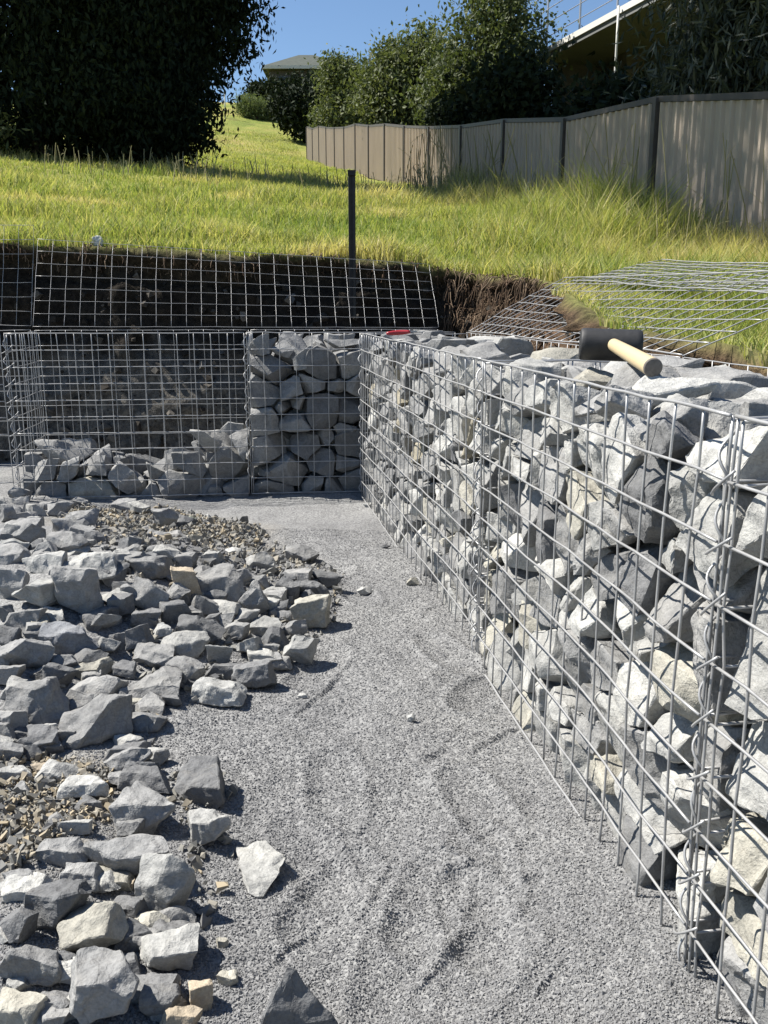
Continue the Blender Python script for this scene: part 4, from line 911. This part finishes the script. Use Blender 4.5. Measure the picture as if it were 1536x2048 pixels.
garden('dark tree in front of the hilltop house', -5.6, 62, [(0, 0, 1.1, (1.5, 1.3, 1.0)), (1.6, 0, 1.3, (1.1, 1.1, 1.1)), (-1.5, 0, 1.2, (1.0, 1.0, .8)), (-2.4, 0, 1.3, (.7, .7, .6))], 14000, 48, .14, M_LEAF_DARK, .7, 'shade_tree', .3, .28)
garden('pale feathery bush on the far sunlit slope', -7.6, 57, [(0, 0, .5, (1.1, .8, .5)), (1.0, 0, .4, (.8, .7, .4)), (-.6, 0, .8, (.4, .4, .4))], 9000, 49, .12, M_LEAF_PALE, .5, 'hill_bush', .2, .22, .18, 'bush', None, .1, group=None)
garden('low bush with reddish stems at the left edge of the meadow', -6.1, 13.2, [(0, 0, .35, (.55, .4, .35)), (.5, .1, .25, (.4, .3, .25))], 3000, 50, .06, M_LEAF_MID, .7, 'meadow_bush', .2, .12, .3, 'bush', group=None)

# ------------------------------------------------------------------ house beyond the fence (deck above, shade below)
hs = empty('balcony_house', (3.6, 19, 5), 'house with raised balcony deck and thin rails behind the fence', 'house')
e0, e1 = at_y(1072, 122, 21.0), at_y(1235, 27, 18.0); e1.z = e0.z = (e0.z + e1.z) / 2
ed = Vector((e1.x - e0.x, e1.y - e0.y, 0)).normalized(); en = Vector((-ed.y, ed.x, 0)); en = en if en.x > 0 else -en
def hbox(name, c, size, m, parent=hs, yaw=math.atan2(ed.y, ed.x)):
    mb = MB(); mb.box(Vector(c) - Vector(hs.location) if parent is hs else c, size, yaw); return mb.build(name, m, parent)
LEN = 9.0; mid = e0 + ed * LEN / 2
hbox('deck_slab', mid + en * 2.3 + Vector((0, 0, -.02)), (LEN, 4.6, .16), M_SOFFIT)
hbox('fascia', mid - en * .02 + Vector((0, 0, .05)), (LEN + .04, .04, .11), M_FASCIA)
hbox('wall', mid + en * 3.2 + Vector((0, 0, -2.9)), (LEN - .2, .2, 5.6), M_RENDER)
hbox('wall', e0 + ed * .15 + en * 2.5 + Vector((0, 0, -2.9)), (.2, 4.2, 5.6), M_RENDER)
hbox('column', e0 + ed * 1.3 + en * 1.5 + Vector((0, 0, -2.6)), (.42, .42, 5.0), M_COLUMN)
hbox('column', e0 + ed * 5.2 + en * 1.5 + Vector((0, 0, -2.6)), (.42, .42, 5.0), M_COLUMN)
hw = hbox('window', mid + en * 3.09 + ed * .8 + Vector((0, 0, -1.5)), (1.6, .03, 1.1), M_FRAME)
mb = MB(); mb.box(mid + en * 3.07 + ed * .8 + Vector((0, 0, -1.5)) - Vector(hs.location), (1.48, .02, .98), math.atan2(ed.y, ed.x)); mb.build('pane', M_GLASS, hw)
dp = e0 + ed * 3.35 - en * .10
mb = MB(); mb.tube([dp - Vector(hs.location) + Vector((0, 0, z)) for z in (.1, -.5, -1.2, -2.6)], .022, 10); mb.build('downpipe', M_FASCIA, hs, True)
rail = MB(); 
for k in range(7):
    b0 = e0 + ed * (.35 + 1.35 * k) + en * .06 - Vector(hs.location); rail = MB(); rail.box(b0 + Vector((0, 0, .66)), (.03, .03, 1.2), math.atan2(ed.y, ed.x)); rail.build('railing_post', M_RAIL, hs)
for z in (.35, .62, .89, 1.20):
    mb = MB(); mb.tube([e0 + ed * s - Vector(hs.location) + en * .06 + Vector((0, 0, z)) for s in (-.3, 4, 8.9)], .009, 8); mb.build('rail', M_RAIL, hs, True)

# pale roofed house on the hilltop
hh = at_y(600, 150, 66); hl = empty('hilltop_house', (hh.x, 68, gz(hh.x, 66)), 'low house with green tiled hip roof on the hilltop', 'house')
bz = hl.location.z; ez = at_y(600, 140, 66).z - bz; rz_ = at_y(600, 110, 68).z - bz
hx0, hx1 = at_y(528, 136, 66).x - hh.x, at_y(690, 136, 66).x - hh.x
mb = MB(); mb.box(((hx0 + hx1) / 2, 0, ez / 2), (hx1 - hx0 - .8, 5.2, ez)); mb.build('wall', M_RENDER, hl)
mb = MB(); V = [(hx0, -3.1, ez), (hx1, -3.1, ez), (hx1, 3.1, ez), (hx0, 3.1, ez), (hx0 + 2.2, 0, rz_), (hx1 - 2.2, 0, rz_), (hx0, -3.1, ez - .18), (hx1, -3.1, ez - .18), (hx1, 3.1, ez - .18), (hx0, 3.1, ez - .18)]
mb.add(V, [[0, 1, 5, 4], [2, 3, 4, 5], [0, 6, 7, 1], [1, 7, 8, 2], [2, 8, 9, 3], [3, 9, 6, 0], [6, 9, 8, 7]], [[1, 2, 5], [3, 0, 4]]); mb.build('roof', M_TILE, hl)
mb = MB(); mb.box(((hx0 + hx1) / 2, -3.13, ez - .08), (hx1 - hx0, .05, .2)); mb.build('gutter', M_FASCIA, hl)
for xx in (.3, .68):
    wn = MB(); wn.box((hx0 + (hx1 - hx0) * xx, -2.63, ez * .6), (1.3, .06, 1.0)); wo = wn.build('window', M_FRAME, hl); mb = MB(); mb.box((hx0 + (hx1 - hx0) * xx, -2.67, ez * .6), (1.18, .03, .88)); mb.build('pane', M_GLASS, wo)
# pale marker pole up the slope
q = at_y(450, 212, 55); g_ = gz(q.x, 55); mb = MB(); mb.tube([(0, 0, -.2), (0, 0, .9), (0, 0, 1.5)], .04, 8); tag(mb.build('marker_pole', M_FASCIA, None, True, (q.x, 55, g_)), 'thin white pole standing on the far sunlit slope', 'pole')


# ------------------------------------------------------------------ grass
def blades(X, Y, hgt, wid, lean, name, m, tint, label, cat, z0=None):
    n = len(X); Z = terrain(X, Y) if z0 is None else z0
    az = rng.uniform(0, 2 * math.pi, n); s = np.stack([np.cos(az), np.sin(az), np.zeros(n)], -1) * wid[:, None] / 2
    la = rng.uniform(0, 2 * math.pi, n); lv = np.stack([np.cos(la), np.sin(la), np.zeros(n)], -1) * (hgt * lean)[:, None]
    B = np.stack([X, Y, Z - .01], -1); U = np.array([0, 0, 1.]) * hgt[:, None]
    V = np.stack([B - s, B + s, B + U * .55 + lv * .3 + s * .75, B + U * .55 + lv * .3 - s * .75, B + U * .93 + lv], 1)
    i = np.arange(n)[:, None] * 5; me = mesh_np(name, V.reshape(-1, 3), [i + np.array([[0, 1, 2, 3]]), i + np.array([[3, 2, 4]])]); add_tint(me, tint, 5)
    return tag(link(name, me, m), label, cat, kind='stuff')
def patch(X, Y): return fbm(np.stack([X, Y], -1), 61, .55, 4) * .5 + fbm(np.stack([X, Y], -1), 62, 2.2, 3) * .3
GX = []; GYY = []
for n, y0, y1, e in ((95000, 5.2, 9.5, 1.2), (80000, 9.5, 20, 1.3)):
    Y = y0 + (y1 - y0) * rng.random(n) ** e; X = (rng.uniform(-160, 1700, n) - 768) / F_PX * Y * .985; GX.append(X); GYY.append(Y)
n = 42000; Y = 1.9 + 3.6 * rng.random(n); X = Y * .0 + rng.uniform(.68, 2.6, n); GX.append(X); GYY.append(Y)
X = np.concatenate(GX); Y = np.concatenate(GYY); s_d = lip_sd(X, Y); fx = FA[0] + (Y - FA[1]) * fd[0] / fd[1]
bare = np.clip(1 - s_d / .06, 0, 1) * (X > .35) * (Y > 4.72) + ((Y < 2.9) & (X > .8)) * np.clip(1.0 - s_d / .12, 0, 1) * .8
s_d = s_d + .07 * vnoise(np.stack([X, Y], -1), 71, 3.5) + .03 * vnoise(np.stack([X, Y], -1), 72, 11)
k = (s_d > -.03) & (X < fx - .02) & (rng.random(len(X)) > bare * .9) & (rng.random(len(X)) < .86 + .75 * patch(X, Y)); X, Y, s_d = X[k], Y[k], s_d[k]
pt = patch(X, Y); right = np.clip((X - .2 - .04 * Y) / 1.1, 0, 1); nearf = np.clip(1 - (FA[0] + (Y - FA[1]) * fd[0] / fd[1] - X) / 1.0, 0, 1)
hg = (.055 + .05 * rng.random(len(X)) ** 1.5 + .03 * np.clip(pt, -1, 1)) * (1 + 1.9 * right + 1.7 * nearf); hg *= np.where(Y > 16, .8, 1); hg *= np.where((Y > 1.9) & (Y < 4.6) & (X < 1.75 - .1 * (Y - 2)), .30, 1); hg *= 1 + 1.3 * np.clip(fbm(np.stack([X, Y], -1), 95, 1.7, 3), 0, 1) * (Y > 4.8)
tint = np.clip(.52 + .55 * pt + rng.normal(0, .24, len(X)) - .12 * right * (Y < 9), 0, 1)
dead = np.clip(fbm(np.stack([X, Y], -1), 97, 1.3, 3) - .25, 0, 1) * 1.3; tint = np.clip(tint + dead, 0, 1)
tint = np.where(rng.random(len(X)) < .06, np.clip(tint + .35, 0, 1), tint)
blades(X, Y, hg, (.0040 + .00055 * Y) * rng.uniform(.7, 1.3, len(X)), rng.uniform(.15, .75, len(X)), 'grass', M_GRASS, tint, 'yellow green meadow grass on the slope above the cut bank', 'grass')
# far turf up the hill (short)
n = 22000; Y = 20 + 30 * rng.random(n) ** 1.2; X = (rng.uniform(380, 720, n) - 768) / F_PX * Y; fx = FA[0] + (Y - FA[1]) * fd[0] / fd[1]; k = X < fx - .1; X, Y = X[k], Y[k]
blades(X, Y, .07 + .07 * rng.random(len(X)), .02 + .012 * rng.random(len(X)), rng.uniform(.2, .8, len(X)), 'hill_grass', M_GRASS, np.clip(.5 + .4 * patch(X, Y) + rng.normal(0, .12, len(X)), 0, 1), 'short mown grass on the far slope between evergreens and fence', 'grass')
# tall seeding stems in front of the fence and at the meadow's crest
def stems(n, pos, label, name):
    mb = MB(); ti = []
    for i in range(n):
        x, y, h = pos(i); z = gz(x, y); ld = rng.normal(0, .16, 2) * h; t = np.linspace(0, 1, 6); P = np.stack([x + ld[0] * t ** 1.6, y + ld[1] * t ** 1.6, z - .02 + h * t], -1); n0 = mb.n
        mb.tube(P, np.linspace(.0055, .003, 6) * (.55 + y * .06), 4, cap=False)
        if rng.random() < .5:
            for _ in range(rng.integers(1, 4)):
                j = rng.integers(2, 5); e = P[j] + np.array([rng.normal(0, .12), rng.normal(0, .12), rng.uniform(.03, .16)]) * h; mb.tube([P[j], (P[j] + e) / 2 + np.array([0, 0, .01]), e], .0018 * (.55 + y * .06), 4, cap=False)
        ti += [float(np.clip(rng.normal(.5, .25), 0, 1))] * (mb.n - n0)
    me = mb.mesh(name, True); a = me.attributes.new('tint', 'FLOAT', 'POINT'); a.data.foreach_set('value', np.array(ti, np.float32)); return tag(link(name, me, M_STEM), label, 'grass', kind='stuff')
def near_fence(i):
    y = 6.6 + 10 * rng.random() ** 1.2; f = FA[0] + (y - FA[1]) * fd[0] / fd[1]; return f - .12 - .9 * rng.random() ** 1.4, y, rng.uniform(.25, .55) + .5 * (rng.random() < .16)
stems(420, near_fence, 'tall thin seeding grass stems standing in front of the fence', 'tall_grass')
def crest(i):
    y = rng.uniform(11.0, 14.0); return rng.uniform(-.36, .06) * y, y, rng.uniform(.16, .34)
stems(130, crest, 'thin grass stems at the crest of the meadow before the shade', 'tall_grass')
# roots and dead turf hanging from the cut edge
def hang(n, xr, length, label, m, name):
    mb = MB(); ti = []; idx = np.where((lp[:, 0] > xr[0]) & (lp[:, 0] < xr[1]) & (lp[:, 1] > xr[2]))[0]
    for _ in range(n):
        j = rng.choice(idx); k0 = int(rng.integers(0, 14 if xr[0] > .2 else 7)); b = BK[k0, j] + np.array([nin[j, 0], nin[j, 1], 0]) * .01; l = length * rng.uniform(.3, 1.2); t = np.linspace(0, 1, 5)
        o2_ = np.array([nin[j, 0], nin[j, 1]]) * rng.uniform(.1, .6) * l + rng.normal(0, .25, 2) * l; n0 = mb.n
        P = np.stack([b[0] + o2_[0] * t, b[1] + o2_[1] * t, b[2] + .02 * np.sin(t * 3) - l * t ** 1.5], -1) + rng.normal(0, .006, (5, 3)); mb.tube(P, np.linspace(.0032, .0015, 5), 4, cap=False); ti += [float(rng.random())] * (mb.n - n0)
    me = mb.mesh(name, True); a = me.attributes.new('tint', 'FLOAT', 'POINT'); a.data.foreach_set('value', np.array(ti, np.float32)); return tag(link(name, me, m), label, 'roots', kind='stuff')
hang(900, (.36, 1.0, 4.2), .13, 'tangled dry roots hanging from the sunlit corner of the cut bank', M_ROOT, 'hanging_roots')
hang(420, (-2.6, .4, 4.0), .05, 'dead grass and roots hanging over the shaded lip of the bank', M_ROOT, 'hanging_roots')
